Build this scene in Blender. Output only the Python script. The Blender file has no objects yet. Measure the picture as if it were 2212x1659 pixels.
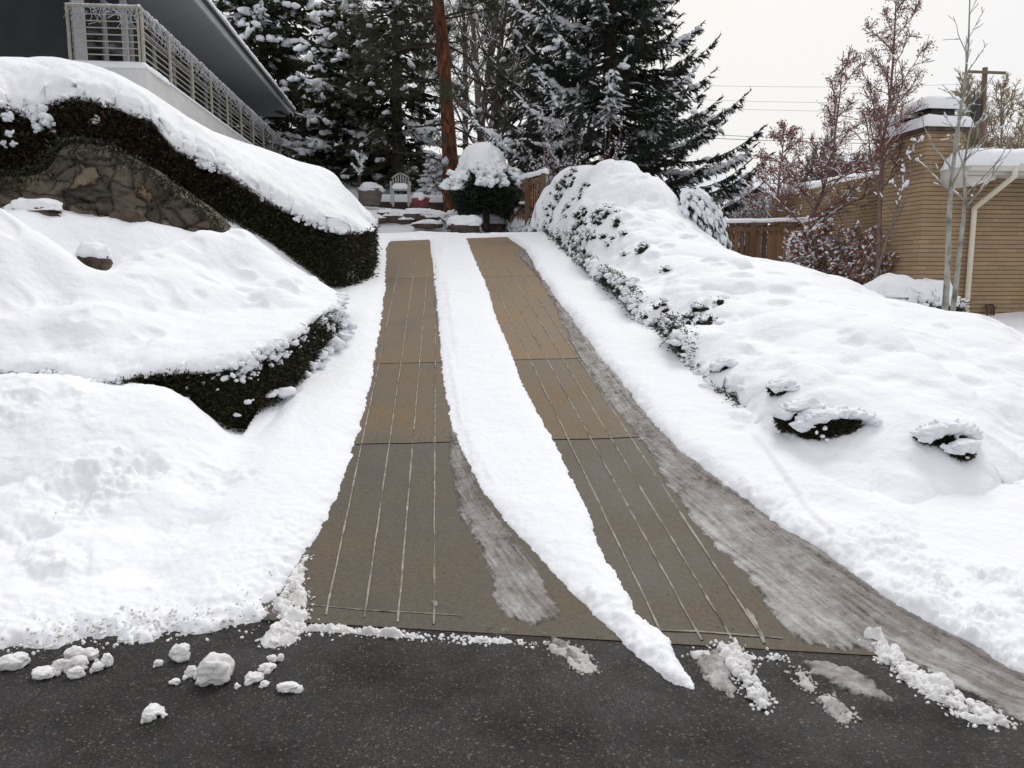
import bpy, math, random
import numpy as np
rng = np.random.default_rng(7)
# ------------------------------------------------------------------ camera model (used to measure the photo)
F=1720.;CX=1106.;CY=829.5;PT=math.radians(8);YW=math.radians(6.243);H=1.6
EA,EB,S=3.407,-0.2411,0.172           # road edge line Y=EA+EB*X, driveway grade
def ray(x,y):
    r,u0,f0=x-CX,CY-y,F
    f=f0*math.cos(PT)+u0*math.sin(PT); u=-f0*math.sin(PT)+u0*math.cos(PT)
    return np.array([r*math.cos(YW)+f*math.sin(YW), -r*math.sin(YW)+f*math.cos(YW), u])
def P(x,y,Y):
    d=ray(x,y); return np.array([0,0,H])+d*Y/d[1]
def PZ(x,y,z):
    d=ray(x,y); return np.array([0,0,H])+d*(z-H)/d[2]
def G(x,y,off=0.):
    d=ray(x,y); t=(H-off+S*EA)/(-d[2]+S*d[1]-S*EB*d[0]); return np.array([0,0,H])+d*t
def GR(x,y):
    p=G(x,y)
    return p if p[2]>0 else PZ(x,y,0.)
def B(x,y): return np.clip(S*(y-EA-EB*x),0,2.33)
def g2(pts): return np.array([GR(*p)[:2] for p in pts])
# ------------------------------------------------------------------ noise
def _h(ix,iy,iz,seed):
    n=(ix.astype(np.int64)*374761393+iy.astype(np.int64)*668265263+iz.astype(np.int64)*2147483647+seed*974711)&0xffffffff
    n=((n^(n>>13))*1274126177)&0xffffffff
    n=((n^(n>>16))*2246822519)&0xffffffff
    return ((n^(n>>15))&0xffff)/65535.0
def vnoise(p,seed=0):
    i=np.floor(p); f=p-i; f=f*f*(3-2*f); i=i.astype(np.int64)
    out=0
    for dx in (0,1):
        for dy in (0,1):
            for dz in (0,1):
                w=(f[:,0] if dx else 1-f[:,0])*(f[:,1] if dy else 1-f[:,1])*(f[:,2] if dz else 1-f[:,2])
                out=out+w*_h(i[:,0]+dx,i[:,1]+dy,i[:,2]+dz,seed)
    return out*2-1
def fbm(p,freq,octv=3,seed=0,gain=.5):
    a,o,n=1.,0.,0.
    for k in range(octv):
        o=o+a*vnoise(p*freq*2**k,seed+k*17); n+=a; a*=gain
    return o/n
def fbm2(x,y,freq,octv=3,seed=0,gain=.5):
    return fbm(np.stack([x,y,np.zeros_like(x)],1),freq,octv,seed,gain)
def sstep(a,b,x):
    t=np.clip((x-a)/(b-a),0,1); return t*t*(3-2*t)
# ------------------------------------------------------------------ polygon distance
def polydist(px,py,poly,want_near=False):
    """signed distance, inside +"""
    N=len(px); best=np.full(N,1e9); nx=np.zeros(N); ny=np.zeros(N); ins=np.zeros(N,bool)
    A=poly; Bp=np.roll(poly,-1,0)
    for (ax,ay),(bx,by) in zip(A,Bp):
        ex,ey=bx-ax,by-ay; L=ex*ex+ey*ey+1e-12
        t=np.clip(((px-ax)*ex+(py-ay)*ey)/L,0,1)
        qx=ax+t*ex; qy=ay+t*ey; d=(px-qx)**2+(py-qy)**2
        m=d<best; best=np.where(m,d,best)
        if want_near: nx=np.where(m,qx,nx); ny=np.where(m,qy,ny)
        c=(ay>py)!=(by>py)
        if c.any():
            xi=ax+(py-ay)*ex/(ey if abs(ey)>1e-12 else 1e-12)
            ins^=(c&(px<xi))
    s=np.sqrt(best); s=np.where(ins,s,-s)
    return (s,nx,ny) if want_near else s
def densify(poly,step,amp=0.,freq=3.,seed=0,closed=True,octv=3,lin=False):
    P_=np.asarray(poly,float); n=len(P_); out=[]
    m=n if closed else n-1
    def cr(a,b,c,d,t):
        if lin or n<=6: return b+(c-b)*t
        return .5*((2*b)+(c-a)*t+(2*a-5*b+4*c-d)*t*t+(-a+3*b-3*c+d)*t**3)
    for i in range(m):
        if closed: a,b,c,d=P_[(i-1)%n],P_[i],P_[(i+1)%n],P_[(i+2)%n]
        else: a,b,c,d=P_[max(i-1,0)],P_[i],P_[i+1],P_[min(i+2,n-1)]
        k=max(1,int(np.linalg.norm((c-b)[:2])/step))
        for j in range(k): out.append(cr(a,b,c,d,j/k))
    if not closed: out.append(P_[-1])
    o=np.array(out)
    if amp:
        t=np.roll(o,-1,0)-np.roll(o,1,0); t=t[:,:2]; t/=np.linalg.norm(t,axis=1)[:,None]+1e-9
        nz=fbm2(o[:,0],o[:,1],freq,octv,seed,.6)*amp
        o[:,0]+=-t[:,1]*nz; o[:,1]+=t[:,0]*nz
    return o
class RBF:
    def __init__(s,pts,c=.5):
        p=np.array(pts,float); s.p=p[:,:2]; s.c=c; n=len(p)
        r=np.linalg.norm(s.p[:,None]-s.p[None],axis=2); A=np.zeros((n+3,n+3))
        A[:n,:n]=np.sqrt(r*r+c*c)+np.eye(n)*1e-4; A[:n,n]=1; A[:n,n+1:n+3]=s.p; A[n,:n]=1; A[n+1:n+3,:n]=s.p.T
        s.w=np.linalg.solve(A,np.r_[p[:,2],0,0,0])
    def __call__(s,x,y):
        o=s.w[-3]+s.w[-2]*x+s.w[-1]*y
        for (a,b),w in zip(s.p,s.w): o=o+w*np.sqrt((x-a)**2+(y-b)**2+s.c**2)
        return o
def pillows(x,y,cen,R,h):
    o=np.zeros(len(x))
    for (cx,cy),r,k in zip(cen,R,h):
        m=(np.abs(x-cx)<r)&(np.abs(y-cy)<r)
        if not m.any(): continue
        d=((x[m]-cx)**2+(y[m]-cy)**2)/r**2; o[m]=np.maximum(o[m],k*np.sqrt(np.clip(1-d,0,1))*sstep(0,.25,1-d))
    return o
def pill_field(x0,x1,y0,y1,n,R0,R1,h0,seed,test=None):
    r=np.random.default_rng(seed); c=np.stack([r.uniform(x0,x1,n),r.uniform(y0,y1,n)],1)
    if test is not None: c=c[test(c[:,0],c[:,1])]
    R=r.uniform(R0,R1,len(c)); return c,R,R*h0*r.uniform(.5,1.2,len(c))
# ------------------------------------------------------------------ mesh building
col=bpy.context.scene.collection
class MB:
    def __init__(s): s.v=[];s.f=[];s.n=0;s.r=[];s.m=[]
    def add(s,v,f,rnd=None,mi=0):
        v=np.asarray(v,float).reshape(-1,3); f=np.asarray(f,np.int64)
        if len(f)==0: return s
        s.v.append(v); s.f.append(f+s.n); s.n+=len(v)
        s.r.append(np.zeros(len(v)) if rnd is None else np.broadcast_to(rnd,(len(v),)).astype(float))
        s.m.append(np.full(len(f),mi)); return s
    def build(s,name,mats,parent=None,smooth=False,attr=None):
        me=bpy.data.meshes.new(name)
        if not isinstance(mats,(list,tuple)): mats=[mats]
        for m in mats: me.materials.append(m)
        V=np.concatenate(s.v) if s.v else np.zeros((0,3))
        q=parent
        while q is not None: V=V-np.array(q.location); q=q.parent
        lv=[];ls=[];c=0
        for f in s.f: lv.append(f.ravel()); ls.append(np.full(len(f),f.shape[1]))
        lv=np.concatenate(lv); tot=np.concatenate(ls); st=np.r_[0,np.cumsum(tot)[:-1]]
        me.vertices.add(len(V)); me.vertices.foreach_set('co',V.astype(np.float32).ravel())
        me.loops.add(len(lv)); me.loops.foreach_set('vertex_index',lv.astype(np.int32))
        me.polygons.add(len(tot)); me.polygons.foreach_set('loop_start',st.astype(np.int32))
        me.polygons.foreach_set('loop_total',tot.astype(np.int32))
        mi=np.concatenate(s.m).astype(np.int32); me.polygons.foreach_set('material_index',mi)
        me.polygons.foreach_set('use_smooth',np.full(len(tot),smooth))
        a=me.attributes.new('rnd','FLOAT','POINT'); a.data.foreach_set('value',np.concatenate(s.r).astype(np.float32))
        if attr:
            for k,vv in attr.items():
                a=me.attributes.new(k,'FLOAT','POINT'); a.data.foreach_set('value',vv.astype(np.float32))
        me.update(calc_edges=True); me.validate()
        o=bpy.data.objects.new(name,me); col.objects.link(o)
        if parent is not None: o.parent=parent
        return o
def compact(V,f,*at):
    u=np.unique(f); mp=np.full(len(V),-1); mp[u]=np.arange(len(u)); return (V[u],mp[f])+tuple(a[u] for a in at)
def tag(o,label=None,cat=None,group=None,kind=None):
    if label:o['label']=label
    if cat:o['category']=cat
    if group:o['group']=group
    if kind:o['kind']=kind
    return o
def thing(name,label,cat,loc,group=None):
    o=bpy.data.objects.new(name,None); col.objects.link(o); o.location=[float(c) for c in loc]; o.empty_display_size=.2
    return tag(o,label,cat,group)
BOXF=np.array([[0,1,3,2],[4,6,7,5],[0,4,5,1],[2,3,7,6],[0,2,6,4],[1,5,7,3]])
def box(mb,lo,hi,mi=0,rnd=0):
    v=np.array([[x,y,z] for x in (lo[0],hi[0]) for y in (lo[1],hi[1]) for z in (lo[2],hi[2])],float)
    return mb.add(v,BOXF,rnd,mi)
def beam(mb,a,b,w,h,mi=0,rnd=0):
    a=np.array(a,float);b=np.array(b,float);d=b-a;L=np.linalg.norm(d);d/=L
    up=np.array([0,0,1.]) if abs(d[2])<.95 else np.array([0,1.,0])
    s=np.cross(d,up);s/=np.linalg.norm(s);u=np.cross(s,d)
    v=[e+s*w/2*i+u*h/2*j for e in (a,b) for i in (-1,1) for j in (-1,1)]
    return mb.add(v,BOXF,rnd,mi)
def segs(mb,p0,p1,r0,r1,n=4,mi=0,rnd=0.):
    """many tapered prisms"""
    p0=np.asarray(p0,float);p1=np.asarray(p1,float);r0=np.asarray(r0,float);r1=np.asarray(r1,float)
    if len(p0)==0: return mb
    d=p1-p0; d/=np.linalg.norm(d,axis=1)[:,None]+1e-9
    up=np.where(np.abs(d[:,2:3])<.9,np.array([[0,0,1.]]),np.array([[1.,0,0]]))
    a=np.cross(d,up); a/=np.linalg.norm(a,axis=1)[:,None]+1e-9; b=np.cross(d,a)
    K=len(p0); V=np.zeros((K,2*n,3))
    for k in range(n):
        c,s_=math.cos(2*math.pi*k/n),math.sin(2*math.pi*k/n); o=a*c+b*s_
        V[:,k]=p0+o*r0[:,None]; V[:,n+k]=p1+o*r1[:,None]
    f=[[k,(k+1)%n,n+(k+1)%n,n+k] for k in range(n)]
    Fc=(np.array(f)[None]+(np.arange(K)*2*n)[:,None,None]).reshape(-1,4)
    if np.ndim(rnd)>0: rnd=np.repeat(rnd,2*n)
    return mb.add(V.reshape(-1,3),Fc,rnd,mi)
def tube(mb,pts,rad,n=8,mi=0,rnd=0.,cap=True,rough=0.):
    p=np.asarray(pts,float);m=len(p);rad=np.broadcast_to(rad,(m,)).astype(float)
    t=np.gradient(p,axis=0);t/=np.linalg.norm(t,axis=1)[:,None]+1e-9
    ref=np.array([1.,0,0]) if abs(t[0][0])<.9 else np.array([0,1.,0])
    V=[]
    for i in range(m):
        a=ref-t[i]*np.dot(ref,t[i]);a/=np.linalg.norm(a)+1e-9;ref=a;b=np.cross(t[i],a)
        for k in range(n):
            q=2*math.pi*k/n; V.append(p[i]+(a*math.cos(q)+b*math.sin(q))*rad[i])
    V=np.array(V)
    if rough: V+=np.stack([fbm(V,6,2,s)*rough for s in (1,2,3)],1)
    f=[[i*n+k,i*n+(k+1)%n,(i+1)*n+(k+1)%n,(i+1)*n+k] for i in range(m-1) for k in range(n)]
    mb.add(V,f,rnd,mi)
    if cap:
        for e in (0,m-1):
            c=np.vstack([V[e*n:(e+1)*n],p[e]]); mb.add(c,[[k,(k+1)%n,n] for k in range(n)],rnd,mi)
    return mb
def ico(sub):
    t=(1+5**.5)/2
    v=[(-1,t,0),(1,t,0),(-1,-t,0),(1,-t,0),(0,-1,t),(0,1,t),(0,-1,-t),(0,1,-t),(t,0,-1),(t,0,1),(-t,0,-1),(-t,0,1)]
    v=[np.array(a)/np.linalg.norm(a) for a in v]
    f=[(0,11,5),(0,5,1),(0,1,7),(0,7,10),(0,10,11),(1,5,9),(5,11,4),(11,10,2),(10,7,6),(7,1,8),(3,9,4),(3,4,2),(3,2,6),(3,6,8),(3,8,9),(4,9,5),(2,4,11),(6,2,10),(8,6,7),(9,8,1)]
    for _ in range(sub):
        nf=[];c={}
        def mid(i,j):
            k=(min(i,j),max(i,j))
            if k not in c: m=v[i]+v[j]; v.append(m/np.linalg.norm(m)); c[k]=len(v)-1
            return c[k]
        for a,b,d in f:
            x,y,z=mid(a,b),mid(b,d),mid(d,a); nf+=[(a,x,z),(b,y,x),(d,z,y),(x,y,z)]
        f=nf
    return np.array(v),np.array(f)
ICO1,ICO2,ICO3=ico(1),ico(2),ico(3)
def inst(mb,tmpl,pos,A,rnd=0.,mi=0):
    """instances: tmpl (v,f), pos Kx3, A Kx3x3 (columns = axes)"""
    v,f=tmpl; K=len(pos)
    if K==0: return mb
    V=np.einsum('kij,nj->kni',A,v)+pos[:,None]
    Fc=(f[None]+(np.arange(K)*len(v))[:,None,None]).reshape(-1,f.shape[1])
    if np.ndim(rnd)>0: rnd=np.repeat(rnd,len(v))
    return mb.add(V.reshape(-1,3),Fc,rnd,mi)
def blobT(t,seed,amp=.28,freq=1.6):
    v=t[0].copy(); v*= (1+fbm(v+seed*7.3,freq,2,seed)*amp*2)[:,None]; return v,t[1]
BL1=[blobT(ICO1,k) for k in range(4)]; BL2=[blobT(ICO2,k+10) for k in range(4)]
def frames(d,roll=None):
    d=d/(np.linalg.norm(d,axis=1)[:,None]+1e-9)
    up=np.where(np.abs(d[:,2:3])<.95,np.array([[0,0,1.]]),np.array([[1.,0,0]]))
    s=np.cross(d,up); s/=np.linalg.norm(s,axis=1)[:,None]+1e-9; u=np.cross(s,d)
    if roll is not None:
        c,n=np.cos(roll)[:,None],np.sin(roll)[:,None]; s,u=s*c+u*n,-s*n+u*c
    return d,s,u
def blobs(mb,pos,d,sx,sy,sz,seed=0,tm=BL1):
    """elongated blobs: sx along d, sy side, sz up"""
    pos=np.asarray(pos,float);K=len(pos)
    if K==0:return mb
    r=np.random.default_rng(seed)
    D,S_,U=frames(np.asarray(d,float)); sx=np.broadcast_to(sx,(K,));sy=np.broadcast_to(sy,(K,));sz=np.broadcast_to(sz,(K,))
    A=np.stack([D*sx[:,None],S_*sy[:,None],U*sz[:,None]],2)
    w=r.integers(0,len(tm),K)
    for k,t in enumerate(tm):
        m=w==k; inst(mb,t,pos[m],A[m])
    return mb
def rdir(r,K):
    d=r.normal(size=(K,3)); return d/np.linalg.norm(d,axis=1)[:,None]
def blades(mb,pos,d,L,W,r,rnd=0.,mi=0,quad=True):
    """flat leaf/needle-cluster faces: from pos along d"""
    K=len(pos)
    if K==0: return mb
    D,S_,U=frames(d,r.uniform(0,6.28,K)); L=np.broadcast_to(L,(K,))[:,None];W=np.broadcast_to(W,(K,))[:,None]
    if quad:
        V=np.stack([pos,pos+D*L*.45+S_*W/2,pos+D*L,pos+D*L*.45-S_*W/2],1); f=np.arange(K*4).reshape(K,4)
    else:
        V=np.stack([pos-S_*W/2,pos+S_*W/2,pos+D*L],1); f=np.arange(K*3).reshape(K,3)
    if np.ndim(rnd)>0: rnd=np.repeat(rnd,V.shape[1])
    return mb.add(V.reshape(-1,3),f,rnd,mi)
# ------------------------------------------------------------------ materials
def newmat(name):
    m=bpy.data.materials.new(name); m.use_nodes=True; nt=m.node_tree; b=nt.nodes['Principled BSDF']
    return m,nt,b
def N(nt,t,**kw):
    n=nt.nodes.new(t)
    for k,v in kw.items():
        if k in n.inputs: n.inputs[k].default_value=v
        else: setattr(n,k,v)
    return n
def ramp(nt,src,stops):
    n=nt.nodes.new('ShaderNodeValToRGB'); cr=n.color_ramp
    while len(cr.elements)<len(stops): cr.elements.new(.5)
    for e,(p,c) in zip(cr.elements,stops): e.position=p; e.color=(*c,1)
    nt.links.new(src,n.inputs[0]); return n.outputs[0]
def coords(nt,scale=(1,1,1)):
    g=N(nt,'ShaderNodeNewGeometry'); mp=N(nt,'ShaderNodeMapping'); mp.inputs['Scale'].default_value=scale
    nt.links.new(g.outputs['Position'],mp.inputs[0]); return mp.outputs[0]
def noise(nt,vec,scale,detail=3,rough=.6):
    n=N(nt,'ShaderNodeTexNoise'); n.inputs['Scale'].default_value=scale;n.inputs['Detail'].default_value=detail;n.inputs['Roughness'].default_value=rough
    nt.links.new(vec,n.inputs['Vector']); return n.outputs['Fac']
def bump(nt,b,h,dist,strength=1.,prev=None):
    n=N(nt,'ShaderNodeBump'); n.inputs['Distance'].default_value=dist; n.inputs['Strength'].default_value=strength
    nt.links.new(h,n.inputs['Height'])
    if prev: nt.links.new(prev,n.inputs['Normal'])
    nt.links.new(n.outputs[0],b.inputs['Normal']); return n.outputs[0]
def math_(nt,op,a,b=None):
    n=N(nt,'ShaderNodeMath',operation=op)
    for i,x in enumerate((a,b)):
        if x is None: continue
        if isinstance(x,(int,float)): n.inputs[i].default_value=x
        else: nt.links.new(x,n.inputs[i])
    return n.outputs[0]
def mixc(nt,fac,a,b,mode='MIX'):
    n=N(nt,'ShaderNodeMix',data_type='RGBA',blend_type=mode)
    for i,x in ((0,fac),(6,a),(7,b)):
        if isinstance(x,(int,float)): n.inputs[i].default_value=x
        elif isinstance(x,tuple): n.inputs[i].default_value=(*x,1)
        else: nt.links.new(x,n.inputs[i])
    return n.outputs[2]
def simple(name,stops,scale=3,rough=.7,bmp=None,attr=False,spec=.3,aniso=(1,1,1),mixa=.5,trans=0,metal=0):
    m,nt,b=newmat(name); v=coords(nt,aniso); n=noise(nt,v,scale,4)
    if attr:
        a=N(nt,'ShaderNodeAttribute',attribute_name='rnd'); f=math_(nt,'ADD',math_(nt,'MULTIPLY',a.outputs['Fac'],mixa),math_(nt,'MULTIPLY',n,1-mixa))
    else: f=n
    nt.links.new(ramp(nt,f,stops),b.inputs['Base Color'])
    b.inputs['Roughness'].default_value=rough; b.inputs['Specular IOR Level'].default_value=spec; b.inputs['Metallic'].default_value=metal
    if bmp:
        pr=None
        for sc,di in bmp: pr=bump(nt,b,noise(nt,v,sc,3),di,1,pr)
    return m
def snowmat(name,c=(.86,.87,.905),fine=1.,dirt=0.):
    m,nt,b=newmat(name); v=coords(nt)
    base=mixc(nt,noise(nt,v,.9,3),tuple(x*.97 for x in c),c)
    if dirt:
        d=ramp(nt,noise(nt,v,9,5,.7),[(.45,(0,0,0)),(.75,(1,1,1))])
        base=mixc(nt,math_(nt,'MULTIPLY',d,dirt),base,(.33,.29,.26))
    nt.links.new(base,b.inputs['Base Color'])
    b.inputs['Roughness'].default_value=.75; b.inputs['Specular IOR Level'].default_value=.2
    p=bump(nt,b,noise(nt,v,3.5,3),.03*fine); p=bump(nt,b,noise(nt,v,22,4,.65),.007*fine,1,p); bump(nt,b,noise(nt,v,140,2),.0012*fine,1,p)
    return m
SNOW=snowmat('snow'); SNOWD=snowmat('road_snow',(.8,.79,.79),1.4,.55); SNOWI=snowmat('icy_slush',(.5,.48,.47),1.6,.7); SNOWF=snowmat('far_snow',(.8,.82,.86))
SNOWT=snowmat('tree_snow',(.8,.82,.86),.5)
LEAFH=simple('hedge_leaf',[(.2,(.009,.010,.004)),(.5,(.017,.02,.006)),(.8,(.042,.042,.013))],6,.55,attr=True)
COREH=simple('hedge_core',[(.3,(.008,.009,.004)),(.7,(.02,.02,.008))],20,.9)
JUN=simple('juniper_leaf',[(.2,(.012,.015,.007)),(.5,(.028,.031,.013)),(.85,(.07,.07,.03))],8,.55,attr=True)
NEED=simple('spruce_needle',[(.2,(.012,.018,.012)),(.5,(.025,.034,.022)),(.85,(.05,.06,.04))],3,.6,attr=True)
NEED2=simple('cedar_needle',[(.2,(.014,.02,.008)),(.5,(.028,.034,.014)),(.85,(.06,.06,.022))],3,.6,attr=True)
PINEN=simple('pine_needle',[(.2,(.018,.024,.01)),(.5,(.035,.042,.016)),(.85,(.07,.07,.03))],3,.6,attr=True)
BARKD=simple('dark_bark',[(.3,(.03,.022,.017)),(.7,(.08,.06,.048))],12,.9,[(40,.006)],aniso=(1,1,.3))
BARKP=simple('pine_bark',[(.35,(.035,.015,.008)),(.5,(.12,.042,.018)),(.68,(.24,.085,.035))],9,.85,[(16,.03)],aniso=(1,1,.35))
BARKG=simple('grey_bark',[(.3,(.1,.08,.07)),(.7,(.2,.165,.14))],12,.9)
BARKR=simple('red_twig',[(.3,(.1,.06,.052)),(.7,(.24,.155,.135))],12,.9)
BARKO=simple('olive_twig',[(.3,(.2,.15,.1)),(.7,(.34,.28,.19))],12,.9)
ASPEN=simple('aspen_bark',[(.35,(.14,.14,.12)),(.5,(.3,.3,.26)),(.7,(.4,.4,.35))],9,.8,aniso=(1,1,.6))
LEAFR=simple('red_leaf',[(.2,(.1,.03,.025)),(.5,(.26,.075,.06)),(.85,(.36,.17,.11))],8,.6,attr=True)
LEAFB=simple('brown_leaf',[(.2,(.1,.045,.025)),(.5,(.24,.11,.06)),(.85,(.38,.22,.13))],8,.6,attr=True)
STONE=simple('boulder_stone',[(.3,(.045,.036,.03)),(.55,(.1,.072,.056)),(.75,(.2,.13,.09))],5,.85,[(9,.06),(30,.02)])
WHITEP=simple('white_paint',[(.3,(.6,.6,.59)),(.7,(.7,.7,.69))],2,.5,[(60,.0005)])
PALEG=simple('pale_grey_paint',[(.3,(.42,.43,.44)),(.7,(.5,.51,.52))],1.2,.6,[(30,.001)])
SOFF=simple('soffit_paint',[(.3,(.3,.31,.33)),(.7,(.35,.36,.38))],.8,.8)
DARKW=simple('charcoal_wall',[(.3,(.028,.031,.036)),(.7,(.045,.048,.054))],1.5,.8,[(60,.002)])
RAILP=simple('rail_paint',[(.3,(.3,.28,.23)),(.7,(.46,.43,.36))],8,.6)
CREAM=simple('cream_paint',[(.3,(.62,.57,.45)),(.7,(.72,.67,.56))],3,.45)
FASC=simple('cream_fascia',[(.3,(.56,.54,.48)),(.7,(.66,.64,.58))],2,.6)
METALD=simple('dark_metal',[(.3,(.02,.02,.022)),(.7,(.05,.05,.052))],5,.5)
PLAST=simple('chair_plastic',[(.3,(.33,.35,.33)),(.7,(.42,.44,.41))],5,.5)
REDP=simple('red_pot',[(.3,(.16,.03,.03)),(.7,(.25,.05,.05))],5,.6)
WIRE=simple('light_wire',[(.3,(.4,.42,.46)),(.7,(.65,.67,.72))],30,.5)
PIPE=simple('rusty_pipe',[(.3,(.06,.035,.025)),(.7,(.14,.08,.06))],30,.6)
POLEW=simple('pole_wood',[(.3,(.12,.085,.06)),(.7,(.2,.15,.11))],6,.9,aniso=(1,1,.2))
m,nt,b=newmat('window_glass'); b.inputs['Base Color'].default_value=(.012,.014,.017,1); b.inputs['Roughness'].default_value=.06; GLASS=m
nt.links.new(ramp(nt,noise(nt,coords(nt),.6,2),[(.3,(.006,.007,.009)),(.7,(.02,.022,.026))]),b.inputs['Base Color'])
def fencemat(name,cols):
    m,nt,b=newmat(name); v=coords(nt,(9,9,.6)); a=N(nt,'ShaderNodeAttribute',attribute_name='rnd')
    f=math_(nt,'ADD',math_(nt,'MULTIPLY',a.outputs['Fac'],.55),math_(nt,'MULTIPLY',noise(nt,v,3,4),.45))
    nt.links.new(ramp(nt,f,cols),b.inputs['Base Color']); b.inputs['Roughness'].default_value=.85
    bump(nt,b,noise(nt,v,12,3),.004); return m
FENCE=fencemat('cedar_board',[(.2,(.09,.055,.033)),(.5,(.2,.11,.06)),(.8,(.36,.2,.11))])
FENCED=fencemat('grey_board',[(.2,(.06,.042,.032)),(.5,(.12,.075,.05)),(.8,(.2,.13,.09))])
# asphalt
m,nt,b=newmat('asphalt'); v=coords(nt)
vo=N(nt,'ShaderNodeTexVoronoi'); vo.inputs['Scale'].default_value=135; vo.inputs['Randomness'].default_value=1; nt.links.new(v,vo.inputs['Vector'])
sep=N(nt,'ShaderNodeSeparateColor'); nt.links.new(vo.outputs['Color'],sep.inputs[0])
c=ramp(nt,sep.outputs[0],[(0,(.010,.009,.009)),(.55,(.021,.018,.0175)),(.8,(.04,.034,.031)),(.92,(.07,.056,.048)),(.97,(.12,.11,.095)),(1,(.26,.23,.19))])
c2=ramp(nt,sep.outputs[1],[(0,(1,.88,.82)),(.5,(1,1,1)),(1,(.85,.97,1.08))])
c=mixc(nt,1.,c,c2,'MULTIPLY')
big=ramp(nt,noise(nt,v,.7,5,.65),[(.3,(.42,.40,.39)),(.7,(.74,.70,.68))]); c=mixc(nt,1.,c,big,'MULTIPLY')
nt.links.new(c,b.inputs['Base Color']); b.inputs['Specular IOR Level'].default_value=.28
nt.links.new(ramp(nt,noise(nt,v,2.2,4),[(.35,(.34,.34,.34)),(.65,(.8,.8,.8))]),b.inputs['Roughness'])
p=bump(nt,b,vo.outputs['Distance'],.004,.8); bump(nt,b,noise(nt,v,60,4,.7),.006,1,p); ASPH=m
# concrete : attribute rnd = panel tint (0 grey low panels .. 1 ochre upper panels)
m,nt,b=newmat('concrete'); v=coords(nt)
at=N(nt,'ShaderNodeAttribute',attribute_name='rnd')
base=ramp(nt,at.outputs['Fac'],[(0,(.098,.082,.06)),(.45,(.14,.104,.063)),(1,(.215,.148,.086))])
n1=noise(nt,v,1.6,5,.65); base=mixc(nt,1.,base,ramp(nt,n1,[(.28,(.66,.67,.7)),(.42,(.9,.9,.9)),(.5,(1,1,1)),(.6,(1.12,1.07,1.0)),(.72,(1.32,1.2,1.02))]),'MULTIPLY')
n2=noise(nt,v,45,4,.75); base=mixc(nt,1.,base,ramp(nt,n2,[(.3,(.72,.72,.72)),(.5,(1,1,1)),(.7,(1.22,1.2,1.18))]),'MULTIPLY')
pit=N(nt,'ShaderNodeTexVoronoi'); pit.inputs['Scale'].default_value=17; nt.links.new(v,pit.inputs['Vector'])
pm=ramp(nt,pit.outputs['Distance'],[(.0,(.32,.28,.25)),(.11,(.5,.47,.42)),(.14,(1,1,1))])
pmk=ramp(nt,noise(nt,v,3.1,2),[(.5,(0,0,0)),(.6,(1,1,1))]); base=mixc(nt,pmk,base,mixc(nt,1.,base,pm,'MULTIPLY'))
crk=N(nt,'ShaderNodeTexVoronoi',feature='DISTANCE_TO_EDGE'); crk.inputs['Scale'].default_value=.75; dn=N(nt,'ShaderNodeVectorMath',operation='ADD'); nn_=N(nt,'ShaderNodeTexNoise'); nn_.inputs['Scale'].default_value=3; nn_.inputs['Detail'].default_value=5; nt.links.new(v,nn_.inputs['Vector']); nt.links.new(v,dn.inputs[0]); nt.links.new(nn_.outputs['Color'],dn.inputs[1]); nt.links.new(dn.outputs[0],crk.inputs['Vector'])
ckm=ramp(nt,crk.outputs['Distance'],[(0,(1,1,1)),(.0035,(0,0,0))]); base=mixc(nt,math_(nt,'MULTIPLY',ckm,math_(nt,'MULTIPLY',pmk,.7)),base,(.02,.017,.013))
nt.links.new(base,b.inputs['Base Color']); b.inputs['Specular IOR Level'].default_value=.3
nt.links.new(ramp(nt,n1,[(.3,(.55,.55,.55)),(.7,(.8,.8,.8))]),b.inputs['Roughness'])
p=bump(nt,b,noise(nt,v,120,3),.0015); bump(nt,b,noise(nt,v,30,3),.003,1,p); CONC=m
MORTAR=simple('groove_fill',[(.3,(.12,.1,.08)),(.5,(.27,.25,.21)),(.7,(.42,.4,.35))],14,.8)
JOINT_SHADE=simple('joint_tar_groove_shade',[(.3,(.008,.007,.006)),(.7,(.025,.02,.016))],20,.9)  # dark joints, and the painted shadow bordering the grooves
# slush : attributes cross (distance to snow edge) and along
m,nt,b=newmat('slush'); v=coords(nt)
ac=N(nt,'ShaderNodeAttribute',attribute_name='cross'); al=N(nt,'ShaderNodeAttribute',attribute_name='along')
cb=N(nt,'ShaderNodeCombineXYZ'); nt.links.new(math_(nt,'MULTIPLY',ac.outputs['Fac'],30),cb.inputs[0]); nt.links.new(math_(nt,'MULTIPLY',al.outputs['Fac'],1.3),cb.inputs[1])
st=noise(nt,cb.outputs[0],1.6,4,.6)
f=math_(nt,'ADD',math_(nt,'MULTIPLY',st,.42),math_(nt,'MULTIPLY',noise(nt,v,10,8,.85),.58))
f=math_(nt,'ADD',f,math_(nt,'MULTIPLY',math_(nt,'SUBTRACT',noise(nt,v,1.9,3),.5),.35)); f=math_(nt,'ADD',f,math_(nt,'SUBTRACT',math_(nt,'MULTIPLY',math_(nt,'MINIMUM',ac.outputs['Fac'],.4),.32),.075))
nt.links.new(ramp(nt,f,[(.34,(.10,.083,.07)),(.44,(.165,.145,.13)),(.51,(.25,.23,.215)),(.58,(.37,.35,.34)),(.7,(.6,.59,.59))]),b.inputs['Base Color'])
ed=N(nt,'ShaderNodeAttribute',attribute_name='edge')
af=math_(nt,'ADD',math_(nt,'MULTIPLY',ed.outputs['Fac'],.75),math_(nt,'MULTIPLY',math_(nt,'SUBTRACT',f,.47),3.2)); af=math_(nt,'ADD',af,math_(nt,'MULTIPLY',math_(nt,'SUBTRACT',noise(nt,v,23,4,.7),.5),1.1))
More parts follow.
